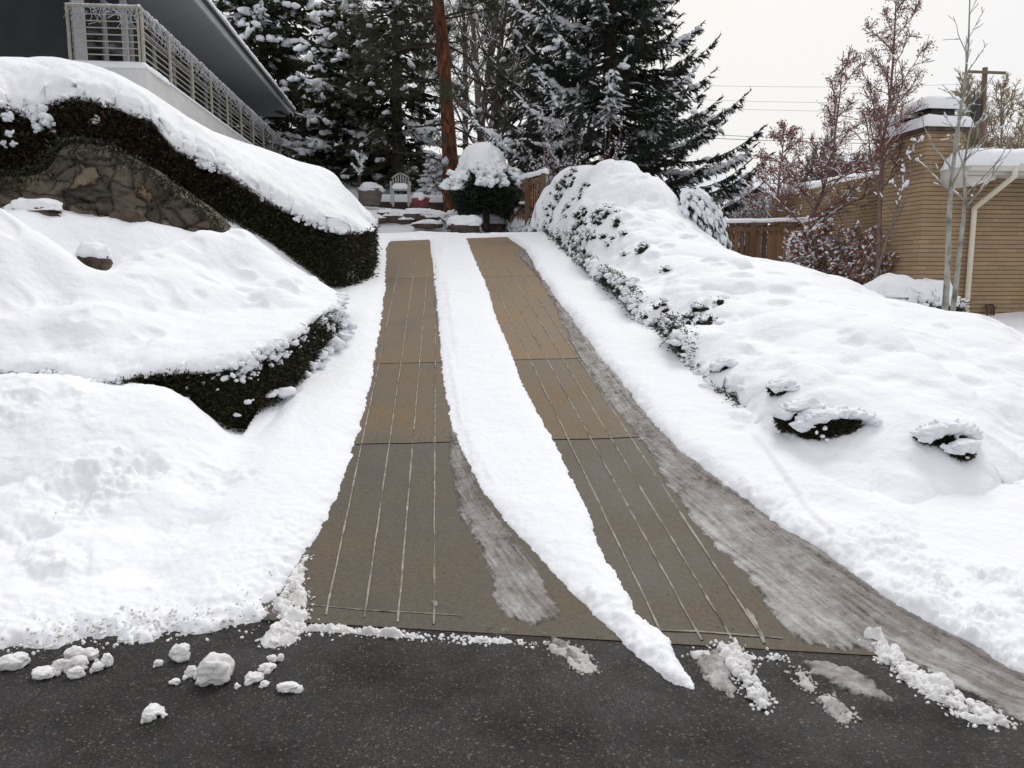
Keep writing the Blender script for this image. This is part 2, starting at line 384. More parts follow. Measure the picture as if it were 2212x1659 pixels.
mr=N(nt,'ShaderNodeMapRange'); nt.links.new(af,mr.inputs[0]); mr.inputs[1].default_value=.0; mr.inputs[2].default_value=.62; mr.inputs[3].default_value=.0; mr.inputs[4].default_value=.92; nt.links.new(mr.outputs[0],b.inputs['Alpha'])
b.inputs['Roughness'].default_value=.28; b.inputs['Specular IOR Level'].default_value=.45
p=bump(nt,b,st,.006); bump(nt,b,noise(nt,v,40,5,.75),.009,1,p); SLUSH=m
# brick (horizontal raked joints)
def brickmat(name,cols,mort):
    m,nt,b=newmat(name); g=N(nt,'ShaderNodeNewGeometry'); sp=N(nt,'ShaderNodeSeparateXYZ'); nt.links.new(g.outputs['Position'],sp.inputs[0])
    cb=N(nt,'ShaderNodeCombineXYZ'); nt.links.new(math_(nt,'ADD',sp.outputs[0],sp.outputs[1]),cb.inputs[0]); nt.links.new(sp.outputs[2],cb.inputs[1])
    br=N(nt,'ShaderNodeTexBrick'); nt.links.new(cb.outputs[0],br.inputs['Vector'])
    br.inputs['Scale'].default_value=1; br.inputs['Brick Width'].default_value=.3; br.inputs['Row Height'].default_value=.068
    br.inputs['Mortar Size'].default_value=.0015; br.inputs['Mortar Smooth'].default_value=.3; br.inputs['Bias'].default_value=0
    br.inputs['Color1'].default_value=(*cols[0],1); br.inputs['Color2'].default_value=(*cols[1],1); br.inputs['Mortar'].default_value=(*mort,1)
    fr=math_(nt,'FRACT',math_(nt,'DIVIDE',sp.outputs[2],.068)); ln_=ramp(nt,math_(nt,'ABSOLUTE',math_(nt,'SUBTRACT',fr,.5)),[(.41,(0,0,0)),(.47,(1,1,1))])
    brc=mixc(nt,math_(nt,'MULTIPLY',ln_,.85),br.outputs['Color'],mort)
    cc=mixc(nt,1.,brc,ramp(nt,noise(nt,coords(nt),1.2,4),[(.3,(.85,.85,.85)),(.7,(1.12,1.1,1.08))]),'MULTIPLY')
    nt.links.new(cc,b.inputs['Base Color']); b.inputs['Roughness'].default_value=.85; b.inputs['Specular IOR Level'].default_value=.2
    p=bump(nt,b,math_(nt,'SUBTRACT',1.,ln_),.012); bump(nt,b,noise(nt,coords(nt),80,3),.003,1,p); return m
BRICK=brickmat('tan_brick',((.31,.222,.135),(.375,.27,.17)),(.12,.085,.055))
m,nt,b=newmat('wall_stone'); v=coords(nt); a=N(nt,'ShaderNodeAttribute',attribute_name='rnd')
f=math_(nt,'ADD',math_(nt,'MULTIPLY',a.outputs['Fac'],.6),math_(nt,'MULTIPLY',noise(nt,v,4,6,.7),.4))
c=ramp(nt,f,[(.2,(.035,.03,.025)),(.42,(.06,.05,.038)),(.6,(.09,.074,.055)),(.76,(.12,.088,.055)),(.88,(.18,.11,.055))])
sp=N(nt,'ShaderNodeSeparateXYZ'); nt.links.new(v,sp.inputs[0]); cb=N(nt,'ShaderNodeCombineXYZ'); nx_=N(nt,'ShaderNodeTexNoise'); nx_.inputs['Scale'].default_value=2.2; nx_.inputs['Detail'].default_value=5; nx_.inputs['Roughness'].default_value=.7; nt.links.new(v,nx_.inputs['Vector'])
nt.links.new(math_(nt,'ADD',sp.outputs[0],sp.outputs[1]),cb.inputs[0]); nt.links.new(math_(nt,'MULTIPLY',sp.outputs[2],1.5),cb.inputs[1]); dv=N(nt,'ShaderNodeVectorMath',operation='ADD'); sc_n=N(nt,'ShaderNodeVectorMath',operation='SCALE'); sc_n.inputs[3].default_value=.5; nt.links.new(nx_.outputs['Color'],sc_n.inputs[0]); nt.links.new(cb.outputs[0],dv.inputs[0]); nt.links.new(sc_n.outputs[0],dv.inputs[1])
vd=N(nt,'ShaderNodeTexVoronoi',feature='DISTANCE_TO_EDGE'); vc=N(nt,'ShaderNodeTexVoronoi')
for q_ in (vd,vc): q_.inputs['Scale'].default_value=2.6; nt.links.new(dv.outputs[0],q_.inputs['Vector'])
cs=N(nt,'ShaderNodeSeparateColor'); nt.links.new(vc.outputs['Color'],cs.inputs[0]); f=math_(nt,'ADD',math_(nt,'MULTIPLY',cs.outputs[0],.5),math_(nt,'MULTIPLY',noise(nt,v,5,7,.75),.5))
c=ramp(nt,f,[(.2,(.09,.075,.06)),(.42,(.16,.132,.1)),(.6,(.23,.19,.14)),(.7,(.3,.23,.15)),(.78,(.38,.24,.12))])
crk_=ramp(nt,vd.outputs['Distance'],[(0,(1,1,1)),(.018,(.6,.6,.6)),(.04,(0,0,0))]); c=mixc(nt,crk_,c,(.022,.018,.014))
nt.links.new(c,b.inputs['Base Color']); b.inputs['Roughness'].default_value=.85
p=bump(nt,b,math_(nt,'MINIMUM',vd.outputs['Distance'],.09),.5); p=bump(nt,b,noise(nt,v,8,6,.75),.07,1,p); bump(nt,b,noise(nt,v,60,3),.008,1,p); WSTONE=m
HILLM=simple('hill_snow',[(.4,(.75,.76,.8)),(.55,(.7,.71,.76)),(.62,(.3,.32,.36)),(.8,(.22,.24,.28))],.05,.9)
# ================================================================== TERRAIN
CT=[ # absolute snow surface heights away from the drive (x,y,z)
 (-1.7,3.55,.05),(-3,3.75,.05),(-6,4.4,.08),(-12,6,.2),(-20,8,.3),
 tuple(P(0,1200,4.15)),tuple(P(300,1200,4.2)),tuple(P(560,1180,4.35)),tuple(P(0,1000,5.0)),tuple(P(250,1000,5.0)),tuple(P(470,1030,5.15)),
 tuple(P(0,850,5.7)),tuple(P(100,835,5.8)),tuple(P(250,862,5.9)),tuple(P(370,872,6.0)),tuple(P(430,905,6.0)),(-1.5,6.2,.36),(-1.75,6.55,.42),
 (-2.2,6.75,.62),(-3.2,6.6,.72),(-4.5,6.6,.9),(-1.8,7.2,.6),(-1.45,8.2,.8),(-1.35,9.5,1.0),(-2.5,8,1.0),(-4,7.5,1.2),(-3,8.6,1.5),(-2.2,9.2,1.5),
 tuple(P(250,468,9.5)),tuple(P(480,500,10.0)),tuple(P(100,448,9.2)),tuple(P(50,505,8.5)),tuple(P(170,552,8.7)),tuple(P(350,482,9.6)),tuple(P(0,452,9.4)),tuple(P(60,446,9.45)),tuple(P(-110,445,9.2)),tuple(P(180,470,9.6)),tuple(P(300,482,9.85)),tuple(P(430,500,10.0)),tuple(P(0,380,10.1)),tuple(P(100,372,10.2)),tuple(P(-110,375,9.9)),tuple(P(240,345,10.4)),tuple(P(360,400,10.6)),
 (-1.25,11.2,1.38),(-1.15,13.7,1.8),(-2.5,12.5,2.6),(-4,12,3.2),(-8,12,3.6),(-7,9,3.),(-7,6,1.4),(-12,10,3.5),(-8,20,3.6),(-3.5,20,2.9),(-1.5,17,2.38),(-12,30,4.5),(-20,20,4),
 (0,18,2.36),(3,18,2.36),(0,20.6,2.4),(3,20.6,2.42),(-2,21,2.5),(0,21.7,3.0),(3,21.8,3.0),(-2,21.8,3.1),(0,23.5,3.3),(3,23.5,3.25),(-3,24,3.4),(0,27,3.7),(3,27,3.6),(0,30.5,4.9),(-4,30,4.9),(4,31,4.8),(0,36,6.0),(8,36,5),(0,60,9),(-30,60,9),(30,60,3),(7,26,2.4),(6,21,2.0),
 (2.9,4.5,.3),(3.0,6,.65),(3.0,9,1.15),(3.0,12,1.65),(3.0,15,2.15),(3.0,17,2.4),
 (5.0,6.5,.72),(5.6,8,.8),(5.4,10,1.0),(5,13,1.4),(5,16,1.7),(7,12,.95),(8,10,.85),(8,8,.75),(9,6,.5),(4.5,4.6,.36),(6,4.5,.36),(3.4,3.6,.14),(4.5,3.3,.1),(8,3.5,.1),(7,17,1.1),(12,17,1.1),(15,25,1.4),(10,12,.95),(20,40,2),(20,5,.3),(4,5.2,.42)]
CTR=RBF([(a,b_,c_) for a,b_,c_ in CT],.35)
def Z(x,y):
    w=sstep(-1.5,-1.0,x)*(1-sstep(2.5,3.1,x))*(1-sstep(17.2,18.5,y))
    r=CTR(x,y)-.08; r=np.where(y>55,np.minimum(r,9.),r)
    r=np.maximum(r,-.02)
    return B(x,y)*w+r*(1-w)
# ---- regions, traced on the drive / road planes
LE=[(845,512),(835,540),(834,600),(827,680),(813,760),(799,840),(781,915),(762,975),(740,1040),(722,1090),(700,1140),(664,1192),(612,1262),(578,1310),(560,1345)]
CL=[(925,512),(932,560),(938,620),(945,700),(950,760),(958,830),(966,880),(975,930),(1000,985),(1035,1050),(1090,1125),(1150,1190),(1210,1260),(1280,1325),(1335,1375),(1400,1440),(1455,1478),(1500,1490)]
CR=[(1496,1478),(1470,1430),(1445,1385),(1375,1330),(1365,1300),(1345,1260),(1310,1210),(1285,1150),(1265,1090),(1240,1045),(1215,990),(1190,940),(1155,880),(1130,830),(1112,780),(1092,730),(1073,690),(1060,640),(1045,600),(1035,580),(1020,545),(1007,512)]
RE=[(1095,512),(1135,540),(1158,585),(1190,630),(1240,700),(1300,780),(1350,840),(1400,910),(1460,970),(1530,1030),(1600,1080),(1680,1140),(1760,1190),(1860,1260),(1960,1330),(2100,1405),(2212,1465)]
road_left=[(520,1350),(480,1362),(420,1370),(380,1362),(330,1378),(290,1386),(250,1375),(200,1376),(150,1392),(100,1405),(60,1395),(20,1402),(-60,1420),(-200,1450)]
le=g2(LE);
polyL=np.vstack([le[::1],g2(road_left),[(-4,4.4),(-60,12),(-60,90),(le[0][0],90)]])
cl=g2(CL);crr=g2(CR)
polyC=np.vstack([cl,crr])
re=g2(RE)
polyR=np.vstack([[(re[0][0],90)],re,[(3.4,2.62),(5,2.35),(60,-8),(90,30),(90,90)]])
crest=float(G(1000,511)[1])
polyT=np.array([(-60,crest),(60,crest-.6),(60,95),(-60,95)]) # everything past the crest
def jit(x,y,a,f,s): return fbm2(x,y,f,4,s,.65)*a
def dens(p,st=.25): return densify(p,st,0,closed=True) if False else p
def snow_sd(x,y):
    s=np.full(len(x),-9.)
    near=(y<19)&(np.abs(x)<9)
    xx,yy=x[near],y[near]
    a=polydist(xx,yy,polyL); b=polydist(xx,yy,polyC); c=polydist(xx,yy,polyR)
    d=polydist(xx,yy,polyT)
    s[near]=np.maximum(np.maximum(a,b),np.maximum(c,d)); 
    far=~near
    s[far]=np.where(y[far]>3.6+0*y[far],9.,np.where(x[far]<0,y[far]-(3.4-EB*(-x[far])*0.+.22*(-x[far])),y[far]-(3.5-.25*x[far])))
    s[far&(y<3.4)]=-9
    return s,near
# fan-shaped grid, finest near the camera
sc_=np.concatenate([np.linspace(-2.6,-.72,120)[:-1],np.linspace(-.72,.98,640)[:-1],np.linspace(.98,2.6,110)])
yr=[2.35]
while yr[-1]<18: yr.append(yr[-1]*1.0033)
while yr[-1]<95: yr.append(yr[-1]*1.03)
yr=np.array(yr)
XX=(yr[:,None]*sc_[None]).ravel(); YY=np.repeat(yr,len(sc_)); nr,nc=len(yr),len(sc_)
base=Z(XX,YY)
sd,near=snow_sd(XX,YY)
sd=sd+jit(XX,YY,.035,5,3)*(near)*np.where((XX>-.3)&(XX<1.6),.45,1.)+jit(XX,YY,.014,26,5)*(near)
# powdery left edge / road edge rougher
roadside=near&(YY<EA-EB*XX*0+.6-EB*0)&(XX<-.5)
sd=sd+np.where(roadside,jit(XX,YY,.06,11,9),0)
T0=np.where((XX>-.2)&(XX<1.35)&(YY<crest),.045,.085)+.03*fbm2(XX,YY,.8,3,11)
onstrip=(XX>-1.3)&(XX<2.5)&(YY<crest)
wid=np.where((XX<.3)&(XX>-1.4),.11,.055)
t=np.where(sd>0,np.clip(T0,.03,.2)*(1-np.exp(-np.clip(sd,0,3)/wid)),-.03)
t=np.where(sd<=0,-.004+np.clip(sd,-1,0)*1.4,t)
# surface relief
und=fbm2(XX,YY,1.1,3,21)*.045+fbm2(XX,YY,4,3,22)*.014
bank=sstep(0,.6,sd)*(1-sstep(-1.3,-.9,XX)*(1-sstep(2.4,2.9,XX))*(YY<crest))
lump=np.clip(fbm2(XX,YY,7.5,4,25,.6)-.05,0,1)*.05
t=t+bank*(und+lump*(.3+.7*sstep(-.2,.4,fbm2(XX,YY,.8,2,28))))+np.where(sd>0,fbm2(XX,YY,18,3,31)*.004,0)
# crusty lumps along the road edge
edge=np.where((sd>0)&(YY<4.6)&((XX<-.5)|(XX>1.9)),np.exp(-np.clip(sd,0,9)/.3),0)
t=t+edge*(.035*np.abs(fbm2(XX,YY,13,4,33,.65))+.012*fbm2(XX,YY,35,2,34))
# ploughed tip of the centre strip
tip=(XX>.5)&(XX<1.4)&(YY<3.6)&(sd>0)
t=t+np.where(tip,.03*np.abs(fbm2(XX,YY,14,3,35)),0)
# small dents, melt holes
for (vx,vy,rr,dp) in [(300,1040,.12,.07),(200,1110,.25,.07),(150,1090,.18,.07),(330,1120,.1,.04),(60,1155,.1,.08),(330,1195,.09,.04),(420,1105,.13,.05),(1600,900,.12,.05),(1800,1060,.16,.05),(2050,1120,.2,.05),(1900,1180,.12,.04),(2120,1230,.2,.04),(2000,1020,.18,.05)]:
    q=G(vx,vy,.15); t=t-dp*np.exp(-((XX-q[0])**2+(YY-q[1])**2)/rr**2)
# faint kerb line under the snow on the right
kl=[G(1590,900,.1)[:2],G(1680,1010,.1)[:2],G(1760,1105,.1)[:2],G(1860,1200,.1)[:2]]
kx=np.interp(YY,[k[1] for k in kl][::-1],[k[0] for k in kl][::-1]); km=(YY<kl[0][1])&(YY>kl[-1][1])
kk=XX-kx+fbm2(XX,YY,2,2,38)*.03
kf=sstep(kl[-1][1],kl[-1][1]+.5,YY)*(1-sstep(kl[0][1]-.5,kl[0][1],YY)); t=t+np.where(km,kf*(.022*np.exp(-np.clip(kk,0,9)/.25)*sstep(-.03,.03,kk)-.014*np.exp(-(kk/.018)**2)),0)
for (vx,vy,rr,am) in [(300,1035,.2,.06),(190,1080,.3,.05),(60,1155,.13,.05),(480,1010,.25,.035),(120,1210,.2,.03),(400,1110,.16,.03),(30,1000,.2,.04),(2120,1230,.3,.05),(1950,1150,.28,.035),(2200,1130,.25,.05),(1850,1000,.2,.03),(2050,1300,.25,.03),(1600,880,.15,.03)]:
    q=G(vx,vy,.15); w_=np.exp(-(((XX-q[0])**2+(YY-q[1])**2)/rr**2)**2); m=w_>.01; t[m]+=w_[m]*am*(fbm2(XX[m],YY[m],9,5,int(vx),.65)*1.6-.2)
lb=pill_field(-6,-1.35,3.9,6.6,150,.12,.5,.17,601); rb=pill_field(2.75,7,3.3,7,170,.12,.45,.13,602)
pw=sstep(.12,.6,sd); t=t+pw*(pillows(XX,YY,*lb)*sstep(-1.25,-1.7,XX)+pillows(XX,YY,*rb))
ZZ=base+t
ZZ=np.where((sd>.08)&(XX>-1.35)&(XX<4.7)&(YY<20),np.maximum(ZZ,B(XX,YY)+.03),ZZ)
idx=np.arange(nr*nc).reshape(nr,nc)
q=np.stack([idx[:-1,:-1],idx[:-1,1:],idx[1:,1:],idx[1:,:-1]],-1).reshape(-1,4)
keep=(sd[q].max(1)>-.05)
mb=MB(); mb.add(*compact(np.stack([XX,YY,ZZ],1),q[keep])); tag(mb.build('snow_ground',SNOW,None,True),kind='structure')
# ---- road
mb=MB(); mb.add([(-70,-30,0),(70,-30,0),(70,1.,0),(-70,1.,0)],[[0,1,2,3]]); 
xs=np.linspace(-8,10,200); ys=np.linspace(1.,6,60); gx,gy=np.meshgrid(xs,ys); zz=fbm2(gx.ravel(),gy.ravel(),1.5,2,40)*.003*(gy.ravel()>1.05)
i2=np.arange(200*60).reshape(60,200); fq=np.stack([i2[:-1,:-1],i2[:-1,1:],i2[1:,1:],i2[1:,:-1]],-1).reshape(-1,4)
mb.add(np.stack([gx.ravel(),gy.ravel(),zz],1),fq)
tag(mb.build('road',ASPH,None,True),kind='structure')
mb=MB(); mb.add([(-3000,-600,-.5),(3000,-600,-.5),(3000,6000,-.5),(-3000,6000,-.5)],[[0,1,2,3]])
mb.add([(-70,-31,-.02),(70,-31,-.02),(70,-90,1),(-70,-90,1)],[[0,1,2,3]])
tag(mb.build('ground',SNOWF),kind='structure')
# ---- driveway: concrete panels, filled grooves, joints
def yj(x,y0): return y0-EB*0-.1*x   # joints run slightly askew
JY=[5.64,7.68,12.18]
mb=MB(); ya=lambda x:EA+EB*x+.0
def panel(xa,xb,fa,fb,tint):
    nx,ny=max(2,int((xb-xa)/.05)),max(2,int((fb(xa)-fa(xa))/.06))
    u=np.linspace(0,1,nx);w=np.linspace(0,1,ny);U,W=np.meshgrid(u,w);x=xa+(xb-xa)*U.ravel()
    y=fa(x)*(1-W.ravel())+fb(x)*W.ravel(); z=B(x,y)+.002+fbm2(x,y,1.3,2,44)*.003
    z=np.where(W.ravel()<.001,z,z); ii=np.arange(nx*ny).reshape(ny,nx); f=np.stack([ii[:-1,:-1],ii[:-1,1:],ii[1:,1:],ii[1:,:-1]],-1).reshape(-1,4)
    mb.add(np.stack([x,y,z],1),f,tint)
lines=[lambda x:EA+EB*x+.012]+[ (lambda c:(lambda x:c-.1*x+fbm2(np.atleast_1d(x)*1.,np.atleast_1d(x)*0,2.5,3,int(c*7))*.018))(c) for c in JY]+[lambda x:crest+.05+x*-.27]
tints=[(.0,.03),(.32,.42),(.5,.75),(.72,.85)]
for k in range(4):
    g=.009
    fa=(lambda f:(lambda x:f(x)+g))(lines[k]) if k else lines[0]; fb=(lambda f:(lambda x:f(x)-g))(lines[k+1])
    for xa,xb,ti in ((-1.3,.95 if k==0 else .55,tints[k][0]),(.95 if k==0 else .55,3.3,tints[k][1])): panel(xa,xb,fa,fb,ti)
panel(-1.3,3.3,lines[4],lambda x:x*0+19.5,.7)
for k in (1,2,3): # dark bed under the joints
    x=np.linspace(-1.3,3.3,80); y=lines[k](x); a=np.stack([x,y-.03,B(x,y-.03)-.005],1); b_=np.stack([x,y+.07,B(x,y+.07)-.005],1)
    f=[[i,i+1,81+i,80+i] for i in range(79)]; mb.add(np.vstack([a,b_]),f,0,1)
# front edge of the apron
x=np.linspace(-1.3,3.3,120);y=lines[0](x); mb.add(np.vstack([np.stack([x,y,B(x,y)+.003],1),np.stack([x,y-.004,x*0-.03],1)]),[[i,120+i,121+i,i+1] for i in range(119)],0,1)
def ribbon(pts,w,mi,z=.0045,seed=0,wn=.5,hump=0.003):
    if mi==2 and w>.009 and z<.0062: ribbon(pts,w*1.3,1,z-.0014,seed,.5,0.0)  # wider dark ribbon underneath paints a shadow along the groove edges
    p=densify(np.array(pts,float),.03,closed=False); r=fbm2(p[:,0],p[:,1],9,3,seed); ww=w*.9*(1+wn*r)
    ww=np.where(fbm2(p[:,0],p[:,1],2.3,2,seed+9)<-.42,ww*.35,ww)
    d=np.gradient(p,axis=0);d/=np.linalg.norm(d,axis=1)[:,None]; nrm=np.stack([-d[:,1],d[:,0]],1)
    c=p+nrm*(fbm2(p[:,0],p[:,1],5,2,seed+3)*w*.3)[:,None]
    a=c-nrm*ww[:,None]/2; b2=c+nrm*ww[:,None]/2
    def zz(q,o): return np.stack([q[:,0],q[:,1],B(q[:,0],q[:,1])+z+o],1)
    n=len(p); V=np.vstack([zz(a,0),zz(c,hump),zz(b2,0)])
    f=[[k*n+i,(k+1)*n+i,(k+1)*n+i+1,k*n+i+1] for i in range(n-1) for k in (0,1)]
    mb.add(V,f,rng.random(),mi)
GR_=[((704,1330),(868,545)),((787,1335),(900,545)),((859,1345),(925,560)),((937,1350),(941,700)),
     ((1440,1392),(1040,560)),((1516,1385),(1062,560)),((1590,1395),(1085,560)),((1660,1398),(1108,560))]
GXY=[]
for k,(a,b_) in enumerate(GR_):
    A_,B_=G(*a)[:2],G(*b_)[:2]; GXY.append((A_,B_)); ribbon([A_,B_],.0115 if k!=7 else .014,2,seed=50+k*4)
ribbon([G(652,1306)[:2],G(780,1318)[:2],G(900,1325)[:2],G(995,1331)[:2]],.011,2,seed=91)
ribbon([G(1400,1362)[:2],G(1500,1366)[:2],G(1600,1373)[:2],G(1690,1381)[:2]],.011,2,z=.006,seed=95)
for (x0_,y0_,x1_,y1_,w_) in [(1612,1318,1628,1345,.022),(1630,1345,1650,1392,.02),(815,1321,845,1324,.018),(936,1300,938,1312,.02)]: ribbon([G(x0_,y0_)[:2],G((x0_+x1_)/2+2,(y0_+y1_)/2)[:2],G(x1_,y1_)[:2]],w_,2,z=.0065,seed=x0_,wn=1.2)
tag(mb.build('driveway',[CONC,JOINT_SHADE,MORTAR],None,False),kind='structure')
# ---- slush sheet
SL=[np.vstack([g2([(968,925),(965,980),(975,1050),(990,1110),(1020,1160),(1045,1210),(1065,1255),(1060,1290),(1090,1335),(1150,1360),(1215,1335),(1200,1300),(1155,1215),(1105,1150),(1050,1075),(1008,990),(985,930)])]),
    g2([(1108,545),(1125,560),(1160,600),(1190,650),(1222,720),(1238,760),(1262,790),(1300,850),(1340,905),(1372,945),(1410,1000),(1445,1060),(1495,1120),(1550,1185),(1605,1235),(1645,1300),(1690,1360),(1740,1398),(1850,1405),(1990,1440),(2120,1520),(2212,1570),(2420,1640),(2420,1500),(2212,1450),(2100,1390),(1960,1315),(1860,1245),(1760,1175),(1680,1125),(1600,1065),(1530,1015),(1460,955),(1400,895),(1350,825),(1300,765),(1240,685),(1190,615),(1160,572),(1130,535)]),
    g2([(938,560),(937,640),(942,720),(952,770),(958,760),(952,700),(948,640),(945,580)]),
    g2([(1495,1412),(1560,1405),(1580,1450),(1610,1490),(1590,1510),(1560,1500),(1520,1470),(1500,1440)]),
    g2([(1715,1425),(1760,1420),(1830,1440),(1900,1470),(1960,1520),(1940,1532),(1880,1520),(1800,1480),(1740,1450)]),
    g2([(1715,1450),(1735,1455),(1762,1490),(1755,1503),(1725,1480)]),g2([(1770,1510),(1800,1500),(1840,1540),(1832,1572),(1800,1550)]),
    g2([(1145,1345),(1200,1365),(1250,1400),(1282,1450),(1265,1458),(1220,1430),(1180,1392),(1148,1368)]),
    g2([(960,1328),(1000,1322),(1060,1330),(1100,1345),(1170,1368),(1150,1395),(1060,1385),(1000,1368)]),
    g2([(640,1347),(700,1355),(850,1367),(1000,1380),(1150,1387),(1250,1397),(1335,1403),(1335,1413),(1250,1408),(1200,1406),(1100,1399),(1000,1394),(850,1380),(700,1367),(640,1372)]),
    g2([(1490,1413),(1600,1416),(1700,1418),(1740,1416),(1700,1425),(1600,1424),(1500,1424)]),
    g2([(672,1190),(652,1235),(600,1300),(575,1345),(600,1350),(640,1290),(660,1240)])]
sel=(YY<17)&(XX>-1.6)&(XX<6.5)&(YY<3+ (XX+1.5)*0+14)
s2=np.full(len(XX),-1.); xx,yy=XX[sel],YY[sel]
ss=np.full(len(xx),-1.); kind=np.zeros(len(xx),int)
for k,pg in enumerate(SL):
    if k in (9,10): continue
    lo,hi=pg.min(0)-.15,pg.max(0)+.15; m_=(xx>lo[0])&(xx<hi[0])&(yy>lo[1])&(yy<hi[1])
    d=np.full(len(xx),-1.); d[m_]=polydist(xx[m_],yy[m_],pg)
    if k>=3 and k not in (9,10): d[m_]-=.02+.0*xx[m_]; d[m_]+=jit(xx[m_],yy[m_],.09,9,71)
    if k==8: d[m_]-=.045
    m2=d>ss; ss[m2]=d[m2]; kind[m2]=k
ss+=jit(xx,yy,.03,8,61)+jit(xx,yy,.015,30,62)
s2[sel]=ss
crs=np.full(len(XX),0.)
crs[sel]=np.minimum(np.abs(polydist(xx,yy,polyR)),np.abs(polydist(xx,yy,polyC)))
crs=crs+fbm2(XX,YY,1.3,2,66)*.03
along=YY*1.
tt=np.where(s2>0,.011*(1-np.exp(-s2/.02)),-.01)
stripe=fbm(np.stack([crs*34,along*1.6,crs*0],1),1.,3,68)
tt=tt+np.where(s2>0,np.minimum(s2/.05,1)*(.012*stripe+.006*fbm2(XX,YY,30,3,69)+.011*np.abs(fbm2(XX,YY,8,3,67))),0)
holes=fbm2(XX,YY,3.3,4,72,.6)
tt=tt-np.where((holes>.42)&(YY<6)&(XX>1.7),.02*sstep(.42,.5,holes),0)
kfull=np.zeros(len(XX),int); kfull[sel]=kind
tt=tt+np.where((kfull>=3)&(s2>0),np.minimum(s2/.03,1)*.012*np.abs(fbm2(XX,YY,22,3,73)),0)
zb=np.where(YY>EA+EB*XX,B(XX,YY)+.002,0)
keep=(s2[q].max(1)>-.03)
iso=(s2>-.5)&(kfull>=3); crs=np.where(iso,XX*.35,crs); along=np.where(iso,YY*9,along)
V_,f_,crs_,al_,ed_=compact(np.stack([XX,YY,zb+tt],1),q[keep],crs,along,np.clip(s2/.045,0,1)); mb=MB(); mb.add(V_,f_)
o=mb.build('slush',SLUSH,None,True,{'cross':crs_,'along':al_,'edge':ed_}); tag(o,kind='stuff'); o['label']='grey streaked slush smeared by tyres beside the bare tracks'; o['category']='slush'
# ================================================================== SNOW CAPS, HEDGES
def snow_cap(poly,U,T,r_,res,seed=0,namp=.02,lump=.03,th0=-.55,frag=.03,ffreq=3.2,mb=None,mi=0,holes=None,under=.03,hmin=.04):
    """rounded snow blanket over a footprint; U underside height, T top height"""
    poly=densify(poly,res*1.2,frag,ffreq,seed,octv=4)
    lo,hi=poly.min(0)-res*1.5,poly.max(0)+res*1.5
    xs=np.arange(lo[0],hi[0],res);ys=np.arange(lo[1],hi[1],res); gx,gy=np.meshgrid(xs,ys); x,y=gx.ravel(),gy.ravel()
    s,nx,ny=polydist(x,y,poly,True)
    ii=np.arange(len(x)).reshape(len(ys),len(xs)); f=np.stack([ii[:-1,:-1],ii[:-1,1:],ii[1:,1:],ii[1:,:-1]],-1).reshape(-1,4)
    f=f[(s[f].max(1)>0)&(s[f].min(1)>-res*1.6)]
    u=np.unique(f); mp=np.full(len(x),-1); mp[u]=np.arange(len(u)); f=mp[f]; x,y,s,nx,ny=x[u],y[u],s[u],nx[u],ny[u]
    ox,oy=nx-x,ny-y; L=np.hypot(ox,oy)+1e-9; ox,oy=ox/L,oy/L
    fl=s<0; ox[fl]*=-1;oy[fl]*=-1; x=np.where(fl,nx,x);y=np.where(fl,ny,y); s=np.maximum(s,0)
    r=r_(x,y) if callable(r_) else r_
    a=np.clip(s/r,0,1); th=th0+a*(math.pi/2-th0); ins=r*(1-np.cos(th)); ins=ins-r*(1-math.cos(th0)); ins=np.minimum(ins,r)
    g=np.sin(th)
    sh=np.where(a<1,(s-ins),0)*np.clip((1-a)*3,0,1)
    xu,yu=x.copy(),y.copy(); x=x+ox*sh; y=y+oy*sh
    u_=U(x,y); t_=T(x,y); hgt=np.maximum(t_-u_,hmin)
    z=u_+np.where(g>0,hgt*g,np.minimum(hgt,.16)*g*.6)
    w=np.clip(s/.05,0,1)
    z=z+w*(namp*fbm2(x,y,1.7,3,seed+1)+namp*.35*fbm2(x,y,6,3,seed+2))
    P3=np.stack([x,y,z],1); e=np.exp(-s/(r*.8))
    n1=fbm(P3,9,3,seed+3,.6)*lump*e*w; z=z+n1; x=x+ox*n1*1.2; y=y+oy*n1*1.2
    if holes is not None:
        for (hx,hy,hr,hd) in holes: z=z-hd*np.exp(-((x-hx)**2+(y-hy)**2)/hr**2)
    mb=mb or MB(); nn=len(x); mb.add(np.stack([x,y,z],1),f,0,mi)
    ub=np.where(s>0,u_-under,z); mb.add(np.stack([xu,yu,np.minimum(ub,z)],1),f[:,::-1],0,mi)
    return mb,poly
def wall_points(poly,lo,hi,K,r,jit=.03):
    """random points on the vertical skirt of a polygon with outward normal"""
    A=poly;D=np.roll(poly,-1,0)-A;L=np.linalg.norm(D,axis=1);c=np.cumsum(L);k=np.searchsorted(c,r.uniform(0,c[-1],K)); k=np.clip(k,0,len(A)-1)
    t=r.random(K); p=A[k]+D[k]*t[:,None]; n=np.stack([D[k][:,1],-D[k][:,0]],1)/(L[k][:,None]+1e-9)
    area=np.sum(A[:,0]*np.roll(A[:,1],-1)-np.roll(A[:,0],-1)*A[:,1]); n=n*(1 if area>0 else -1)
    zl,zh=lo(p[:,0],p[:,1]),hi(p[:,0],p[:,1]); z=zl+(zh-zl)*r.random(K)
    return np.stack([p[:,0],p[:,1],z],1)+np.c_[n,np.zeros(K)]*r.normal(0,jit,K)[:,None],np.c_[n,np.zeros(K)]
